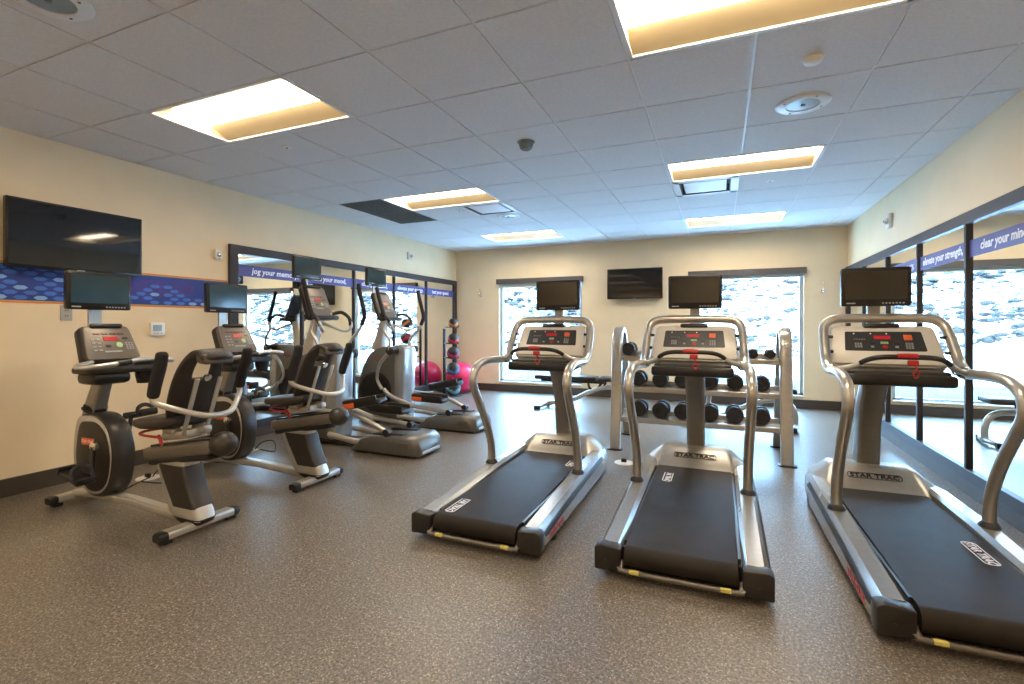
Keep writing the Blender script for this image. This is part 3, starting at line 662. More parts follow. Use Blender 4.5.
# ------------------------------------------------------------------ recumbent bike (rider faces -x; local x = world x + 3.4)
def stab_end(bm2, x, w_, s, z=.045):
    rings = []
    for y, k in ((w_ - .015, 1.03), (w_ + .01, 1.05), (w_ + .03, .8)):
        rings.append([V(x + a * .040 * k, s * y, z + b * .026 * k - .002) for a, b in round_poly([(-1, -1), (1, -1), (1, 1), (-1, 1)], .6, 4)])
    loft(bm2, rings); box(bm2, (x, s * (w_ - .02), .011), (.05, .05, .022))
def stab(bm, x, w_, z=.045):
    rings = []
    for y in (-w_, -w_ + .015, w_ - .015, w_):
        k = .8 if abs(y) == w_ else 1
        rings.append([V(x + a * .040 * k, y, z + b * .024 * k) for a, b in round_poly([(-1, -1), (1, -1), (1, 1), (-1, 1)], .6, 4)])
    loft(bm, rings)
def make_bike():
    X = 3.4
    t = thing('recumbent_bike', '', 'exercise bike', group='recumbent exercise bikes')
    for x, w_ in ((-4.14 + X, .135), (-2.865 + X, .215)):
        bm = B(); stab(bm, x, w_); s_ = obj('floor_bar', bm, 'silver_light', t)
        for s in (-1, 1): b2 = B(); stab_end(b2, x, w_, s); obj('rubber_foot', b2, 'black', s_)
    bm = B(); rings = []
    for x, z in ((-4.12, .062), (-3.9, .085), (-3.5, .088), (-3.0, .066), (-2.84, .062)):
        rings.append([V(x + X, a * .036, z + b * .024) for a, b in round_poly([(-1, -1), (1, -1), (1, 1), (-1, 1)], .5, 3)])
    loft(bm, rings); obj('main_beam', bm, 'silver_light', t)
    sh = smooth_poly([(-3.93, .60), (-3.82, .635), (-3.70, .63), (-3.59, .56), (-3.535, .44), (-3.53, .31), (-3.575, .17), (-3.68, .095), (-3.83, .10), (-3.945, .21), (-3.98, .38)], 4)
    SX = -.055
    sh = [(a + X + SX, b) for a, b in sh]
    cx, cz = -3.74 + X + SX, .37
    def sc2(k, dx=0, dz=0): return [(cx + dx + (a - cx) * k, cz + dz + (b - cz) * k) for a, b in sh]
    bm = B(); prism(bm, sh, -.068, .068, 'y', bev=.028); so = obj('drive_housing', bm, 'shell_grey', t)
    for s in (-1, 1):
        bm = B(); prism(bm, sc2(.93, -.012, .004), s * .055, s * .073, 'y', bev=.006); obj('housing_rim', bm, 'silver_light', so, label='silver curved trim')
        bm = B(); prism(bm, sc2(.83, .004, -.004), s * .057, s * .079, 'y', bev=.008); obj('side_panel', bm, 'charcoal', so)
        bm = B(); box(bm, (-3.79 + X + SX, s * .080, .455), (.135, .004, .045)); lb = obj('side_label', bm, 'orange', so, smooth=False, label='orange maker label')
        letters('maker_lettering', 'STAR TRAC', .026, 'letter_white', lb, (-s, 0, 0), (0, 0, 1), (-3.79 + X + SX, s * .0825, .455), ext=.0006)
        # crank and pedal
        c0 = V(-3.69 + X + SX, s * .085, .435); p0 = V((-3.645 if s < 0 else -3.70) + X + SX, s * .13, .28 if s < 0 else .60)
        bm = B(); lathe(bm, [(.034, 0), (.032, .02), (.018, .028), (.001, .028)], c0, (0, s, 0), 18); obj('crank_hub', bm, 'chrome', t)
        bm = B(); tube(bm, [c0 + V(0, s * .015, 0), p0], [.016, .013], 1, 10, flat=.7); obj('crank_arm', bm, 'charcoal', t)
        pc = p0 + V(-.02, s * .07, -.01)
        rot = Matrix.Rotation(.25 if s < 0 else -.2, 3, 'Y')
        bm = B(); box(bm, pc, (.20, .10, .028), rot, bev=.01)
        for dx in (-.10, .10): box(bm, pc + rot @ V(dx, 0, .012), (.02, .11, .045), rot, bev=.008)
        cyl(bm, p0, pc, .008); pd = obj('pedal', bm, 'black', t)
        bm = B(); tube(bm, [pc + V(.07, -.055, .0), pc + V(.05, -.045, .055), pc + V(.04, 0, .075), pc + V(.05, .045, .055), pc + V(.07, .055, 0)], .014, 5, 8, flat=.35); obj('foot_strap', bm, 'rubber', pd)
    # front stem
    bm = B(); rings = []
    for x, z, a_, b_ in ((-3.945, .56, .056, .05), (-3.92, .66, .052, .046), (-3.855, .80, .044, .040), (-3.785, .93, .040, .036), (-3.765, 1.0, .04, .036)):
        rings.append([V(x + X + p * a_, q * b_, z - p * .025) for p, q in round_poly([(-1, -1), (1, -1), (1, 1), (-1, 1)], .4, 3)])
    loft(bm, rings); obj('front_stem', bm, 'silver_dark', t)
    bm = B(); lathe(bm, [(.066, 0), (.066, .03), (.058, .035)], (-3.925 + X, 0, .645), (.35, 0, 1), 24); cyl(bm, (-3.90 + X, -.05, .67), (-3.90 + X, -.085, .67), .012); obj('adjustment_collar', bm, 'charcoal', t)
    up = Vector((-.12, 0, .225)).normalized()
    console(t, (-3.745 + X, 0, 1.11), (0, 1, 0), up, .27, .32, .25, 'console_brown', 'bike')
    bm = B(); prism(bm, round_poly([(-3.80 + X, -.21), (-3.56 + X, -.20), (-3.54 + X, .20), (-3.80 + X, .21)], .06, 5), .915, .955, 'z', bev=.012)
    tr = obj('tray', bm, 'charcoal', t)
    bm = B(); lathe(bm, [(.045, -.10), (.055, -.05), (.06, .05), (.055, .052), (.045, -.02), (.001, -.03)], (-3.64 + X, .15, .93)); obj('cup_holder', bm, 'black', tr)
    bm = B(); box(bm, (-3.68 + X, -.07, .885), (.20, .22, .08), bev=.03); obj('tray_pod', bm, 'black', tr)
    bm = B(); tube(bm, [(-3.70 + X, -.13, .985), (-3.62 + X, -.245, .972), (-3.55 + X, -.27, .968), (-3.50 + X, -.22, .970), (-3.49 + X, -.06, .985), (-3.50 + X, .03, .998), (-3.51 + X, .12, 1.0)], .0155, 5); hb = obj('front_handlebar', bm, 'silver_light', t)
    bm = B(); tube(bm, [(-3.51 + X, .12, 1.0), (-3.50 + X, .22, .988), (-3.55 + X, .27, .98), (-3.62 + X, .245, .98), (-3.70 + X, .13, .985)], .0155, 5); obj('handlebar_return', bm, 'silver_light', hb)
    bm = B(); tube(bm, [(-3.494 + X, -.10, .981), (-3.492 + X, -.06, .985), (-3.495 + X, -.02, .991)], .019, 3); obj('sensor_ring', bm, 'charcoal', hb)
    bm = B(); box(bm, (-3.93 + X, 0, 1.20), (.018, .075, .45)); obj('monitor_mast', bm, 'silver_light', t, smooth=False)
    bm = B(); box(bm, (-3.86 + X, 0, 1.03), (.14, .07, .06)); obj('mast_bracket', bm, 'charcoal', t, smooth=False)
    monitor(t, (-3.88 + X, .0, 1.452), (0, 1, 0), (0, 0, 1), .375, .25, 'screen_green')
    # seat pedestal
    bm = B(); rings = []
    for z, x0, x1, wy in ((.42, -3.22, -2.91, .058), (.36, -3.19, -2.925, .058), (.24, -3.13, -2.88, .060), (.12, -3.07, -2.80, .064), (.075, -3.03, -2.785, .062), (.045, -2.95, -2.83, .045)):
        rings.append([V((x0 + x1) / 2 + X + p * (x1 - x0) / 2, q * wy, z) for p, q in round_poly([(-1, -1), (1, -1), (1, 1), (-1, 1)], .45, 4)])
    loft(bm, rings); pe = obj('seat_pedestal', bm, 'silver_light', t)
    bm = B(); rings = []
    for z, x0, x1 in ((.385, -3.145, -2.918), (.375, -3.150, -2.912), (.30, -3.110, -2.893), (.20, -3.050, -2.848), (.155, -3.025, -2.818), (.145, -3.02, -2.825)):
        rings.append([V((x0 + x1) / 2 + X + p * (x1 - x0) / 2, q * .0665, z) for p, q in round_poly([(-1, -1), (1, -1), (1, 1), (-1, 1)], .3, 4)])
    loft(bm, rings); obj('pedestal_panel', bm, 'shell_grey', pe, label='dark grey wrap around panel')
    bm = B(); rings = []
    for z, x0, x1, wy in ((.085, -3.045, -2.777, .066), (.06, -3.00, -2.79, .06), (.035, -2.93, -2.84, .045)):
        rings.append([V((x0 + x1) / 2 + X + p * (x1 - x0) / 2, q * wy, z) for p, q in round_poly([(-1, -1), (1, -1), (1, 1), (-1, 1)], .6, 4)])
    loft(bm, rings); obj('pedestal_foot', bm, 'charcoal', pe)
    # inclined rail
    ang = math.atan2(.10, .60); rot = Matrix.Rotation(-ang, 3, 'Y')
    bm = B(); box(bm, (-2.98 + X, 0, .475), (.62, .15, .075), rot, bev=.018); ra = obj('seat_rail', bm, 'console_brown', t)
    bm = B(); box(bm, (-2.98 + X, 0, .425), (.56, .12, .05), rot, bev=.015); obj('rail_underside', bm, 'black', ra)
    bm = B(); box(bm, (-2.98 + X, 0, .518), (.58, .07, .014), rot); obj('rail_groove', bm, 'black', ra)
    bm = B(); ball(bm, (-2.655 + X, 0, .535), .075, 20, 14, (1.0, 1.05, .95)); obj('rail_end_cap', bm, 'shell_grey', ra)
    bm = B(); box(bm, (-3.0 + X, 0, .565), (.24, .13, .05), rot, bev=.012); box(bm, (-3.04 + X, -.05, .59), (.10, .06, .04), bev=.015); box(bm, (-2.90 + X, .04, .60), (.12, .06, .05), bev=.015); obj('seat_carriage', bm, 'silver_light', t)
    bm = B(); tube(bm, [(-3.06 + X, -.10, .555), (-3.22 + X, -.115, .562), (-3.27 + X, -.07, .568), (-3.25 + X, .04, .572), (-3.18 + X, .09, .575)], .008, 5, 8); tube(bm, [(-3.08 + X, -.10, .565), (-3.05 + X, -.108, .545), (-3.035 + X, -.108, .515)], .010, 3, 8); obj('release_lever', bm, 'red', t, label='red wire release lever')
    # seat cushion
    bm = B(); rings = []
    for x, z, wy, th in ((-3.31, .618, .08, .016), (-3.28, .628, .13, .030), (-3.18, .632, .160, .036), (-3.02, .645, .165, .038), (-2.93, .66, .15, .036), (-2.89, .67, .12, .02)):
        rings.append([V(x + X, p * wy, z + q * th) for p, q in round_poly([(-1, -1), (1, -1), (1, 1), (-1, 1)], .7, 5)])
    loft(bm, rings); obj('seat_cushion', bm, 'vinyl', t)
    # backrest: curved shell with an opening
    path = smooth_path([(-2.955, 0, .64), (-2.915, 0, .74), (-2.868, 0, .86), (-2.825, 0, .965), (-2.785, 0, 1.035), (-2.74, 0, 1.068), (-2.69, 0, 1.06), (-2.665, 0, 1.025)], 2)
    wid = [.095, .12, .135, .143, .145, .142, .136, .128, .118, .110, .103, .098, .094, .090, .088]
    nu = 10; bm = B(); g = []
    for i, p in enumerate(path):
        row = []
        for j in range(nu + 1):
            u = -1 + 2 * j / nu; row.append(bm.verts.new((p.x + X - .05 * (u * u), u * wid[min(i, len(wid) - 1)], p.z - .01 * u * u)))
        g.append(row)
    for i in range(len(path) - 1):
        for j in range(nu):
            if 5 <= i <= 9 and j in (3, 4, 5, 6): continue
            bm.faces.new((g[i][j], g[i][j + 1], g[i + 1][j + 1], g[i + 1][j]))
    bk = obj('backrest', bm, 'vinyl', t)
    so_ = bk.modifiers.new('thick', 'SOLIDIFY'); so_.thickness = .045; so_.offset = 0
    sb = bk.modifiers.new('round', 'SUBSURF'); sb.levels = 2; sb.render_levels = 2
    bm = B(); rings = []
    for y in (-.092, -.078, .078, .092):
        k = .75 if abs(y) > .085 else 1
        rings.append([V(-2.722 + X + a * .046 * k, y, 1.040 + b * .026 * k - .15 * y * y) for a, b in round_poly([(-1, -1.3), (1.05, -1.6), (.7, .9), (-.5, 1.1), (-1, .4)], .6, 4)])
    loft(bm, rings); obj('headrest_pad', bm, 'vinyl_tan', t)
    for s in (-1, 1):
        bm = B(); box(bm, (-2.84 + X, s * .07, .745), (.012, .026, .36), Matrix.Rotation(.36, 3, 'Y'), bev=.004); obj('back_strut', bm, 'silver_light', t)
    bm = B(); lathe(bm, [(.022, 0), (.022, .015), (.001, .018)], (-2.80 + X, 0, .92), (1, 0, -.4), 16); obj('back_bolt', bm, 'chrome', t)
    bm = B(); tube(bm, [(-2.845 + X, -.262, .88), (-2.86 + X, -.262, .825), (-2.845 + X, -.252, .793), (-2.78 + X, -.18, .752), (-2.705 + X, -.085, .712), (-2.69 + X, 0, .703), (-2.705 + X, .085, .712), (-2.78 + X, .18, .752), (-2.845 + X, .252, .793), (-2.86 + X, .262, .825), (-2.845 + X, .262, .88)], .0165, 6); sbx = obj('side_handlebar', bm, 'silver_light', t)
    for s in (-1, 1):
        bm = B(); tube(bm, [(-2.862 + X, s * .262, .825), (-2.858 + X, s * .262, .84), (-2.84 + X, s * .262, .90), (-2.80 + X, s * .262, 1.0), (-2.783 + X, s * .262, 1.065), (-2.781 + X, s * .262, 1.08)], [.020, .030, .032, .032, .030, .012], 5, 14); obj('foam_grip', bm, 'foam', sbx)
    bm = B(); tube(bm, [(-4.0 + X, .05, .03), (-4.05 + X, .22, .008), (-4.15 + X, .40, .007), (-4.18 + X, .50, .01)], .005, 6, 8); tube(bm, [(-3.62 + X, .12, .16), (-3.66 + X, .3, .10), (-3.85 + X, .45, .14), (-4.05 + X, .50, .10), (-4.16 + X, .51, .02)], .005, 6, 8); obj('power_cord', bm, 'black', t)
    return t
bk1 = make_bike(); bk1.location = (-3.4, 1.965, 0); bk1['label'] = 'recumbent exercise bike nearest the camera, under the large wall television'
bk2 = copy_tree(bk1); bk2.location = (-3.4, 2.90, 0); bk2['label'] = 'second recumbent exercise bike, standing between the nearest bike and the ellipticals'
def floor_disc(x, y, label):
    t = thing('floor_outlet', label, 'outlet', (x, y, 0), group='white floor outlet covers'); bm = B(); lathe(bm, [(.085, 0), (.08, .006), (.03, .009), (.001, .009)]); obj('cover_plate', bm, 'white_plastic', t); bm = B(); box(bm, (0, 0, .022), (.045, .03, .032), bev=.006); obj('plug', bm, 'black', t)
floor_disc(-4.217, 2.473, 'white round floor outlet cover beside the nearest bike'); floor_disc(-4.242, 3.40, 'white round floor outlet cover beside the second bike'); floor_disc(-.79, 4.40, 'white round floor outlet cover between the left and middle treadmills')

# ------------------------------------------------------------------ elliptical trainer (user faces -x)
def make_elliptical(ph_=1):
    X = 3.5
    t = thing('elliptical_trainer', '', 'elliptical trainer', group='elliptical trainers')
    body = [(a + X, b) for a, b in round_poly([(-4.26, .08), (-3.60, .06), (-3.60, .955), (-3.93, .955), (-4.10, .86), (-4.20, .66), (-4.28, .42)], .09, 5)]
    bm = B(); prism(bm, body, -.125, .125, 'y', bev=.025); bo = obj('drive_housing', bm, 'machine_grey', t)
    bm = B(); prism(bm, round_poly([(-3.70 + X, .06), (-3.56 + X, .05), (-3.54 + X, .96), (-3.66 + X, .985), (-3.72 + X, .96)], .05, 4), -.128, .128, 'y', bev=.03); obj('rear_cover', bm, 'rail_silver', bo, label='grey blue rounded rear cover')
    for s in (-1, 1):
        bm = B(); lathe(bm, [(.245, -.01), (.245, .008), (.225, .012), (.22, .006), (.001, .006)], (-3.98 + X, s * .125, .395), (0, s, 0), 40); obj('wheel_ring', bm, 'charcoal', bo)
        bm = B(); lathe(bm, [(.215, -.01), (.212, .014), (.12, .022), (.001, .024)], (-3.98 + X, s * .125, .395), (0, s, 0), 40); obj('crank_disc', bm, 'black', t)
        letters('maker_lettering', 'STAR TRAC', .045, 'red', bo, (-s, 0, 0), (0, 0, 1), (-3.94 + X, s * .127, .80), ext=.001)
        # rocker shaft hub
        bm = B(); lathe(bm, [(.045, 0), (.045, .05), (.038, .10), (.05, .11), (.052, .15), (.04, .165), (.001, .166)], (-3.66 + X, s * .12, .915), (0, s, 0), 20); obj('rocker_hub', bm, 'charcoal', t)
        # upper handles, one forward and one back
        y = s * .27
        if s < 0: pts = [(-3.66, y, .92), (-3.655, y, 1.0), (-3.665, y, 1.06), (-3.735, y, 1.16), (-3.735, y, 1.22), (-3.71, y, 1.28)]; gr = [(-3.712, y, 1.275), (-3.75, y, 1.38), (-3.80, y, 1.53), (-3.845, y, 1.68)]
        else: pts = [(-3.66, y * .75, .92), (-3.74, y, 1.0), (-3.70, y, 1.07), (-3.60, y, 1.17), (-3.565, y, 1.23)]; gr = [(-3.567, y, 1.225), (-3.53, y, 1.32), (-3.55, y, 1.42), (-3.60, y, 1.60), (-3.61, y, 1.67)]
        mv = lambda L: [(a + X, b, c) for a, b, c in L]
        bm = B(); tube(bm, mv(pts), .0175, 6); hn = obj('moving_handle', bm, 'silver_light', t)
        bm = B(); tube(bm, mv(gr), .023, 6); obj('handle_grip', bm, 'foam', hn)
        # lower links, pedal arms
        y = s * .19; foot = (-3.95, .36) if s * ph_ < 0 else (-3.80, .44)
        bm = B(); tube(bm, mv([(-3.68, s * .24, .90), (-3.84, s * .215, .74), (-3.90, y, .56), (foot[0] - .03, y, foot[1])]), [.024, .022, .018, .022], 5); obj('drive_link', bm, 'silver_light', t)
        ph = (-3.24, .44, .16) if s * ph_ < 0 else (-3.28, .32, -.02)
        bm = B(); tube(bm, mv([(foot[0], y, foot[1]), (-3.70, y, .37 if s * ph_ < 0 else .36), (-3.42, y, .35 if s * ph_ < 0 else .27), (-3.25, y, .36 if s * ph_ < 0 else .25), (-2.88, y, .215)]), [.024, .026, .028, .026, .022], 5); obj('pedal_arm', bm, 'silver_light', t)
        bm = B(); cyl(bm, (-2.88 + X, y - .03, .215), (-2.88 + X, y + .03, .215), .034); box(bm, (-2.88 + X, y, .185), (.05, .03, .05), bev=.008); obj('roller', bm, 'charcoal', t)
        rot = Matrix.Rotation(-ph[2] * 1.3, 3, 'Y'); pc = V(-3.14 + X, y, ph[1] + .03)
        bm = B(); box(bm, pc, (.42, .155, .055), rot, bev=.02)
        for q in (-1, 1): box(bm, pc + rot @ V(0, q * .072, .03), (.40, .018, .065), rot, bev=.008)
        box(bm, pc + rot @ V(-.19, 0, .03), (.05, .15, .075), rot, bev=.018); pd = obj('pedal', bm, 'charcoal', t)
        bm = B(); box(bm, pc + rot @ V(-.13, s * .0825, .005), (.13, .006, .048), rot, bev=.002); obj('side_label', bm, 'orange', pd, label='orange maker label')
        bm = B(); tube(bm, mv([(-3.60, y * .9, .13), (-3.45, y, .12), (-3.3, y, .10), (-3.2, y, .095)]), .028, 5); obj('base_tube', bm, 'silver_light', t)
    # mast
    bm = B(); rings = []
    for x, z, a_, b_ in ((-4.02, .90, .085, .075), (-3.99, 1.05, .055, .055), (-3.955, 1.18, .05, .045), (-3.93, 1.30, .045, .04), (-3.96, 1.36, .04, .04)):
        rings.append([V(x + X + p * a_, q * b_, z - p * .02) for p, q in round_poly([(-1, -1), (1, -1), (1, 1), (-1, 1)], .4, 3)])
    loft(bm, rings); obj('mast', bm, 'silver', t)
    up = Vector((-.14, 0, .34)).normalized()
    console(t, (-3.925 + X, .01, 1.465), (0, 1, 0), up, .30, .33, .36, 'console_brown', 'bike')
    bm = B(); box(bm, (-3.86 + X, 0, 1.30), (.20, .30, .05), bev=.02); obj('tray', bm, 'charcoal', t)
    bm = B(); tube(bm, [(-3.90 + X, -.13, 1.33), (-3.80 + X, -.22, 1.36), (-3.71 + X, -.235, 1.30), (-3.66 + X, -.21, 1.20), (-3.70 + X, -.15, 1.16), (-3.81 + X, -.08, 1.21), (-3.86 + X, 0, 1.24), (-3.81 + X, .08, 1.21), (-3.70 + X, .15, 1.16), (-3.66 + X, .21, 1.20), (-3.71 + X, .235, 1.30), (-3.80 + X, .22, 1.36), (-3.90 + X, .13, 1.33)], .0155, 6); fh = obj('fixed_handlebar', bm, 'silver_light', t)
    for s in (-1, 1):
        bm = B(); tube(bm, [(-3.87 + X, s * .155, 1.342), (-3.80 + X, s * .22, 1.36), (-3.71 + X, s * .235, 1.30), (-3.67 + X, s * .216, 1.22)], .019, 6); obj('fixed_grip', bm, 'charcoal', fh)
    bm = B(); box(bm, (-4.10 + X, 0, 1.60), (.018, .07, .46)); box(bm, (-4.06 + X, 0, 1.42), (.09, .06, .05)); obj('monitor_mast', bm, 'silver_light', t, smooth=False)
    monitor(t, (-4.07 + X, 0, 1.832), (0, 1, 0), (0, 0, 1), .375, .235, 'screen_green')
    # rear ramp housing
    bm = B(); rings = []
    for x, zt, wy in ((-3.30, .035, .20), (-3.26, .075, .215), (-3.16, .145, .222), (-3.05, .175, .225), (-2.70, .192, .225), (-2.60, .188, .22), (-2.545, .16, .20), (-2.52, .09, .18)):
        rings.append([V(x + X, a, b) for a, b in ((-wy, .025), (-wy - .004, zt * .45), (-wy + .004, zt - .02), (-wy + .025, zt), (wy - .025, zt), (wy - .004, zt - .02), (wy + .004, zt * .45), (wy, .025))])
    loft(bm, rings); rh = obj('ramp_housing', bm, 'machine_grey', t, angle=50)
    for s in (-1, 1):
        bm = B(); box(bm, (-2.90 + X, s * .12, .187), (.34, .085, .012), Matrix.Rotation(-.045, 3, 'Y'), bev=.003); obj('roller_track', bm, 'black', rh)
        bm = B(); box(bm, (-2.68 + X, s * .224, .115), (.13, .010, .05), bev=.004); obj('vent_inset', bm, 'console_brown', rh)
    bm = B(); box(bm, (-2.91 + X, 0, .02), (.70, .40, .03), bev=.008); obj('ramp_base', bm, 'black', rh)
    bm = B(); box(bm, (-2.522 + X, 0, .045), (.02, .30, .03), bev=.006); obj('rear_bumper', bm, 'silver_light', rh)
    bm = B(); box(bm, (-3.75 + X, 0, .05), (1.1, .16, .06), bev=.015); box(bm, (-3.95 + X, 0, .035), (.10, .50, .05), bev=.015); fr = obj('base_frame', bm, 'charcoal', t)
    for s in (-1, 1): bm = B(); lathe(bm, [(.03, -.012), (.034, 0), (.03, .012)], (-4.02 + X, s * .22, .034), (0, 1, 0), 16); obj('transport_wheel', bm, 'rubber', fr)
    return t
e1 = make_elliptical(); e1.location = (-3.5, 3.97, 0); e1['label'] = 'nearer elliptical trainer, standing right behind the second bike'
e2 = make_elliptical(-1); e2.location = (-3.5, 5.11, 0); e2['label'] = 'farther elliptical trainer, nearer the stack of medicine balls'

# ------------------------------------------------------------------ dumbbell rack and dumbbells
rk = thing('dumbbell_rack', 'silver three shelf dumbbell rack behind the middle treadmill', 'rack', (-.212, 5.2, 0))
for s in (-1, 1):
    x = s * .745
    bm = B(); path = smooth_path([(x, -.355, .01), (x, -.30, .45), (x, -.245, .95), (x, -.228, 1.06), (x, -.18, 1.145), (x, -.09, 1.178), (x, -.0, 1.145), (x, .06, 1.06), (x, .10, .95), (x, .22, .45), (x, .37, .01)], 5)
    rings = []
    for i, p in enumerate(path):
        tg = (path[min(i + 1, len(path) - 1)] - path[max(i - 1, 0)]).normalized(); n_ = Vector((1, 0, 0)); b_ = tg.cross(n_)
        rings.append([p + n_ * a * .050 + b_ * b * .028 for a, b in round_poly([(-1, -1), (1, -1), (1, 1), (-1, 1)], .5, 3)])
    loft(bm, rings); obj('upright', bm, 'silver', rk)
    for y in (-.357, .372):
        bm = B(); prism(bm, ring_poly(.15, .10, .04), 0, .012, 'z', bev=.003); o_ = obj('foot_pad', bm, 'black', rk); o_.location = (x, y, 0)
SH = ((.875, -.07, .13), (.575, -.10, .13), (.275, -.13, .13))
for z, y, dd in SH:
    bm = B()
    box(bm, (0, y - dd, z + .01), (1.44, .03, .05), bev=.006); box(bm, (0, y + dd, z + .05), (1.44, .03, .05), bev=.006)
    box(bm, (0, y, z + .012), (1.44, 2 * dd, .008), Matrix.Rotation(math.atan2(.04, 2 * dd), 3, 'X')); obj('shelf', bm, 'silver', rk, smooth=False)
def make_dumbbell(r, L_):
    t = thing('dumbbell', '', 'dumbbell'); ys = L_ / 2
    for s in (-1, 1):
        bm = B(); lathe(bm, [(.02, -.055), (r * .93, -.055), (r, -.045), (r, -.004), (r * .93, .008), (r * .62, .010), (r * .60, .004), (.001, .004)], (0, s * ys, 0), (0, s, 0), 26); h = obj('head', bm, 'rubber', t)
        bm = B(); lathe(bm, [(r * .5, 0), (r * .48, .004), (.001, .004)], (0, s * (ys + .004), 0), (0, s, 0), 20); cap = obj('end_disc', bm, 'rubber', h)
        bm = B(); lathe(bm, [(r * .28, 0), (r * .24, .003), (.001, .003)], (0, s * (ys + .008), 0), (0, s, 0), 14); obj('weight_marking', bm, 'charcoal', h)
    bm = B(); lathe(bm, [(.015, -ys + .05), (.018, 0), (.015, ys - .05)], (0, 0, 0), (0, 1, 0), 14); obj('grip', bm, 'chrome', t)
    return t
tiers = [(.875, -.07, [(-.86 + 0, .066), (.28, .044), (.42, .042)], 'top'), (.575, -.10, [(-.76, .072), (-.55, .072), (-.34, .072), (-.09, .071), (.125, .071), (.35, .070)], 'middle'), (.275, -.13, [(-.75, .077), (-.54, .077), (-.335, .077), (-.09, .076), (.12, .076), (.345, .075)], 'bottom')]
words6 = ['leftmost on the %s shelf', 'second from the left on the %s shelf', 'third from the left on the %s shelf', 'third from the right on the %s shelf', 'second from the right on the %s shelf', 'rightmost on the %s shelf']
words3 = ['large, alone at the left of the %s shelf', 'small, second from the right, %s shelf', 'small, rightmost on the %s shelf']
protos = {}
for z, y, L_, nm in tiers:
    for k, (x, r) in enumerate(L_):
        if r not in protos: d = protos[r] = make_dumbbell(r, .12 + r)
        else: d = copy_tree(protos[r])
        d.location = (x, 5.2 + y, z + .040 + r * .99); d['group'] = 'dumbbells on the rack'
        d.rotation_euler = (.0, 0, random.uniform(-.05, .05))
        d['label'] = 'black round dumbbell, ' + ((words3 if nm == 'top' else words6)[k] % nm) + ' of the rack'

# ------------------------------------------------------------------ adjustable benches
def make_bench():
    t = thing('weight_bench', '', 'bench', group='weight benches')
    bm = B(); box(bm, (-.30, 0, .455), (.92, .27, .06), bev=.022, seg=3); obj('back_pad', bm, 'vinyl_black', t)
    bm = B(); box(bm, (.36, 0, .455), (.34, .30, .06), bev=.022, seg=3); obj('seat_pad', bm, 'vinyl_black', t)
    bm = B(); box(bm, (-.22, 0, .405), (.95, .06, .045), bev=.008); ch = obj('pad_frame', bm, 'black', t)
    bm = B(); tube(bm, [(.02, 0, .40), (.04, 0, .32), (.10, 0, .29), (.17, 0, .33), (.22, 0, .41)], .018, 5); tube(bm, [(.28, .0, .41), (.24, 0, .33), (.20, 0, .29)], .015, 4); obj('adjustment_bracket', bm, 'black', ch)
    bm = B(); tube(bm, [(.52, 0, .02), (.52, 0, .18), (.47, 0, .29), (.36, 0, .335), (.20, 0, .32), (.0, 0, .24), (-.25, 0, .12), (-.62, 0, .055)], .032, 6); obj('spine_frame', bm, 'silver_light', t)
    bm = B(); tube(bm, [(-.40, 0, .39), (-.42, 0, .25), (-.42, 0, .10)], .028, 4); obj('rear_post', bm, 'silver_light', t)
    for x, w_ in ((-.62, .26), (.52, .20)):
        bm = B(); tube(bm, [(x - .05, -w_, .035), (x, -.08, .045), (x, .08, .045), (x - .05, w_, .035)], .028, 5); f_ = obj('floor_bar', bm, 'silver_light', t)
        for s in (-1, 1): bm = B(); box(bm, (x - .05, s * w_, .03), (.09, .07, .06), bev=.012); obj('rubber_foot', bm, 'black', f_)
    return t
mat('vinyl_black', (0.022, 0.024, 0.030), 0.4, bump=(160, .2))
bn1 = make_bench(); bn1.location = (-1.78, 6.95, 0); bn1['label'] = 'padded weight bench behind the left treadmill, in front of the back wall'
bn2 = copy_tree(bn1); bn2.location = (.28, 6.55, 0); bn2['label'] = 'padded weight bench behind the dumbbell rack, by the right window'

# ------------------------------------------------------------------ medicine balls and exercise ball
mr = thing('ball_rack', 'black upright medicine ball rack in the back left corner', 'rack', (-4.2, 7.315, 0))
bm = B(); box(bm, (-.235, .10, .59), (.04, .04, 1.14), Matrix.Rotation(-.4, 3, 'Z'), bev=.005); obj('post', bm, 'black', mr)
bm = B(); box(bm, (-.10, .04, .0125), (.34, .26, .025), Matrix.Rotation(-.4, 3, 'Z'), bev=.006); obj('base_plate', bm, 'black', mr)
levels = [(1.255, .085, 'ball_orange'), (.985, .098, 'ball_red'), (.745, .11, 'ball_magenta'), (.475, .112, 'ball_blue'), (.158, .130, 'ball_teal')]
mbl = ['black and orange medicine ball, smallest and topmost on the rack', 'black and red medicine ball, second from the top of the rack', 'black and dark pink medicine ball, third from the top of the rack', 'black and blue medicine ball, fourth from the top of the rack', 'black and teal medicine ball, largest and lowest on the rack']
for (z, r, m), lb in zip(levels, mbl):
    if z > .2:
        bm = B()
        zz = z - r * .80
        for s in (-1, 1): tube(bm, [(-.235, .10, zz), (-.15, .062 + s * .06, zz), (.07, -.03 + s * .06, zz), (.09, -.036 + s * .055, zz + .025)], .008, 3, 8)
        obj('ball_arm', bm, 'black', mr)
    t = thing('medicine_ball', lb, 'ball', (-4.2, 7.315, z), group='medicine balls on the rack')
    bm = B(); vs = ball(bm, (0, 0, 0), r, 28, 18)
    ax1 = Vector((.5, -.3, .8)).normalized(); ax2 = Vector((.75, -.2, -.5)).normalized()
    for f in bm.faces:
        n_ = f.calc_center_median().normalized()
        f.material_index = 1 if (abs(n_.dot(ax1)) < .26 or n_.dot(ax2) > .86) else 0
    obj('ball_skin', bm, None, t, mats=['ball_black', m])
    bm = B(); lathe(bm, [(.012, 0), (.010, .003), (.001, .003)], (r * .99, 0, 0), (1, 0, 0), 12); obj('valve', bm, 'button_grey', t)
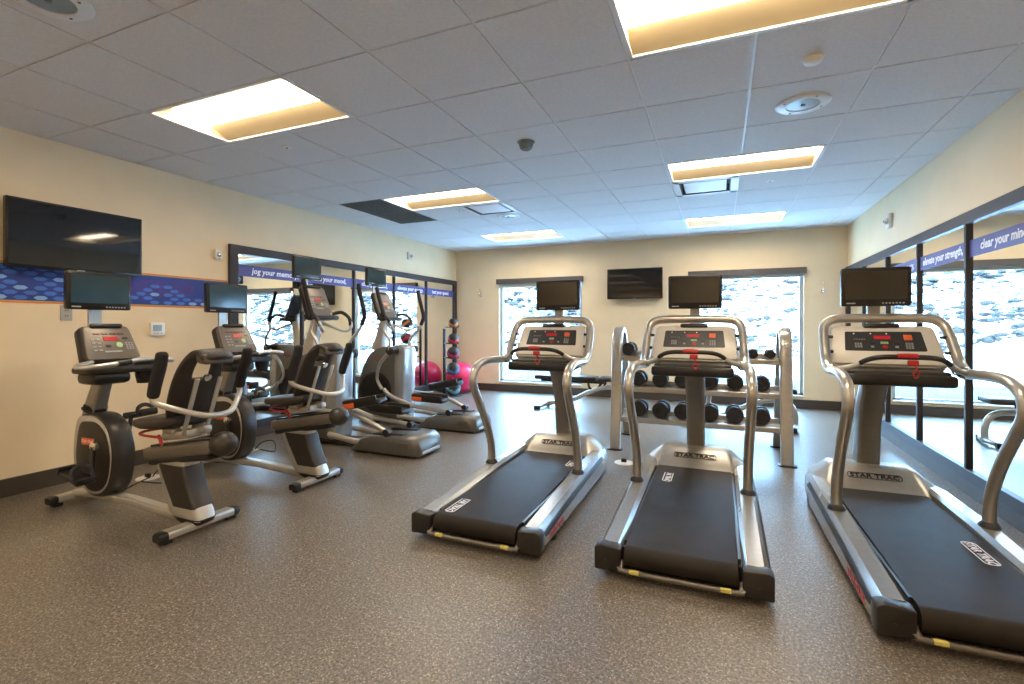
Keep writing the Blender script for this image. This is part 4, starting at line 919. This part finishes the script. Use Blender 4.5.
xb = thing('exercise_ball', 'big shiny pink exercise ball on the floor behind the medicine ball rack', 'ball', (-4.32, 7.79, 0))
bm = B(); rr_ = .285; prof = []
for k in range(33):
    a = -PI / 2 + PI * k / 32; prof.append((rr_ * math.cos(a) * (1 + .006 * math.cos(k * PI)), .277 + .278 * math.sin(a)))
lathe(bm, prof, seg=40); obj('ball_skin', bm, 'pink', xb)
bm = B(); lathe(bm, [(.012, 0), (.010, .004), (.001, .004)], (0, -.283, .29), (0, -1, 0), 12); obj('plug', bm, 'white_plastic', xb)

# ------------------------------------------------------------------ outdoors: driveway, snow and rocky slope
def hill_z(x, y):
    d = max(0, y - 14.5)
    z = -.15 + .42 * d - .0035 * d * d + (0 if y < 14 else .35 * math.sin(x * .35 + y * .2) + .25 * math.sin(x * .9 + 2) * math.sin(y * .7))
    if y < 15.5: z = min(z, -.15 + .5 * max(0, y - 14))
    return z
bm = B(); nx, ny = 110, 60; gv = []
for j in range(ny + 1):
    y = 9.2 + (j / ny) ** 1.4 * 48
    gv.append([bm.verts.new((-45 + 90 * i / nx, y, hill_z(-45 + 90 * i / nx, y) + (random.uniform(-.12, .12) if y > 16 else 0))) for i in range(nx + 1)])
for j in range(ny):
    for i in range(nx): bm.faces.new((gv[j][i], gv[j][i + 1], gv[j + 1][i + 1], gv[j + 1][i]))
struct('snowy_hillside', bm, 'snow', smooth=True, angle=180)
bm = B(); box(bm, (0, 11.8, -.10), (90, 3.0, .08)); struct('driveway', bm, 'asphalt')
rnd = random.Random(11)
b0 = B(); bmesh.ops.create_icosphere(b0, subdivisions=1, radius=1); ico_v = [v.co.copy() for v in b0.verts]; ico_f = [[v.index for v in f.verts] for f in b0.faces]; b0.free()
rv, rf = [], []
for k in range(9000):
    y = 15.8 + 30 * rnd.random() ** 1.6; x = rnd.uniform(-1, 1) * (9 + y * .8) + 1; s = rnd.uniform(.04, .15) * (1 + (y - 15) * .03)
    z = hill_z(x, y) + .02; a = rnd.uniform(0, 6.28); ca, sa = math.cos(a), math.sin(a); o_ = len(rv)
    for v in ico_v:
        px = v.x * s * rnd.uniform(1.0, 1.8); py = v.y * s * rnd.uniform(.6, 1.0)
        rv.append((x + px * ca - py * sa, y + px * sa + py * ca, z + v.z * s * rnd.uniform(.35, .75)))
    rf += [[i + o_ for i in f] for f in ico_f]
me_ = bpy.data.meshes.new('slope_rocks'); me_.from_pydata(rv, [], rf); bm = B(); bm.from_mesh(me_); bpy.data.meshes.remove(me_)
r_ = obj('slope_rocks', bm, 'rock', smooth=False, kind='stuff'); r_['label'] = 'dark broken rocks scattered over the snowy slope outside the windows'; r_['category'] = 'rocks'
bm = B()
for k in range(60):
    x = rnd.uniform(-6, 6); y = rnd.uniform(9.4, 10.2)
    for q in range(9):
        a = rnd.uniform(0, 6.28); l_ = rnd.uniform(.15, .42); tube(bm, [(x, y, -.15), (x + .3 * l_ * math.cos(a), y + .3 * l_ * math.sin(a), l_ * .5 - .15), (x + .5 * l_ * math.cos(a + .5), y + .5 * l_ * math.sin(a), l_ - .1)], .006, 2, 5)
r_ = obj('dry_shrubs', bm, 'twig', kind='stuff'); r_['label'] = 'bare brown shrub twigs in the snow just outside the windows'; r_['category'] = 'shrubs'
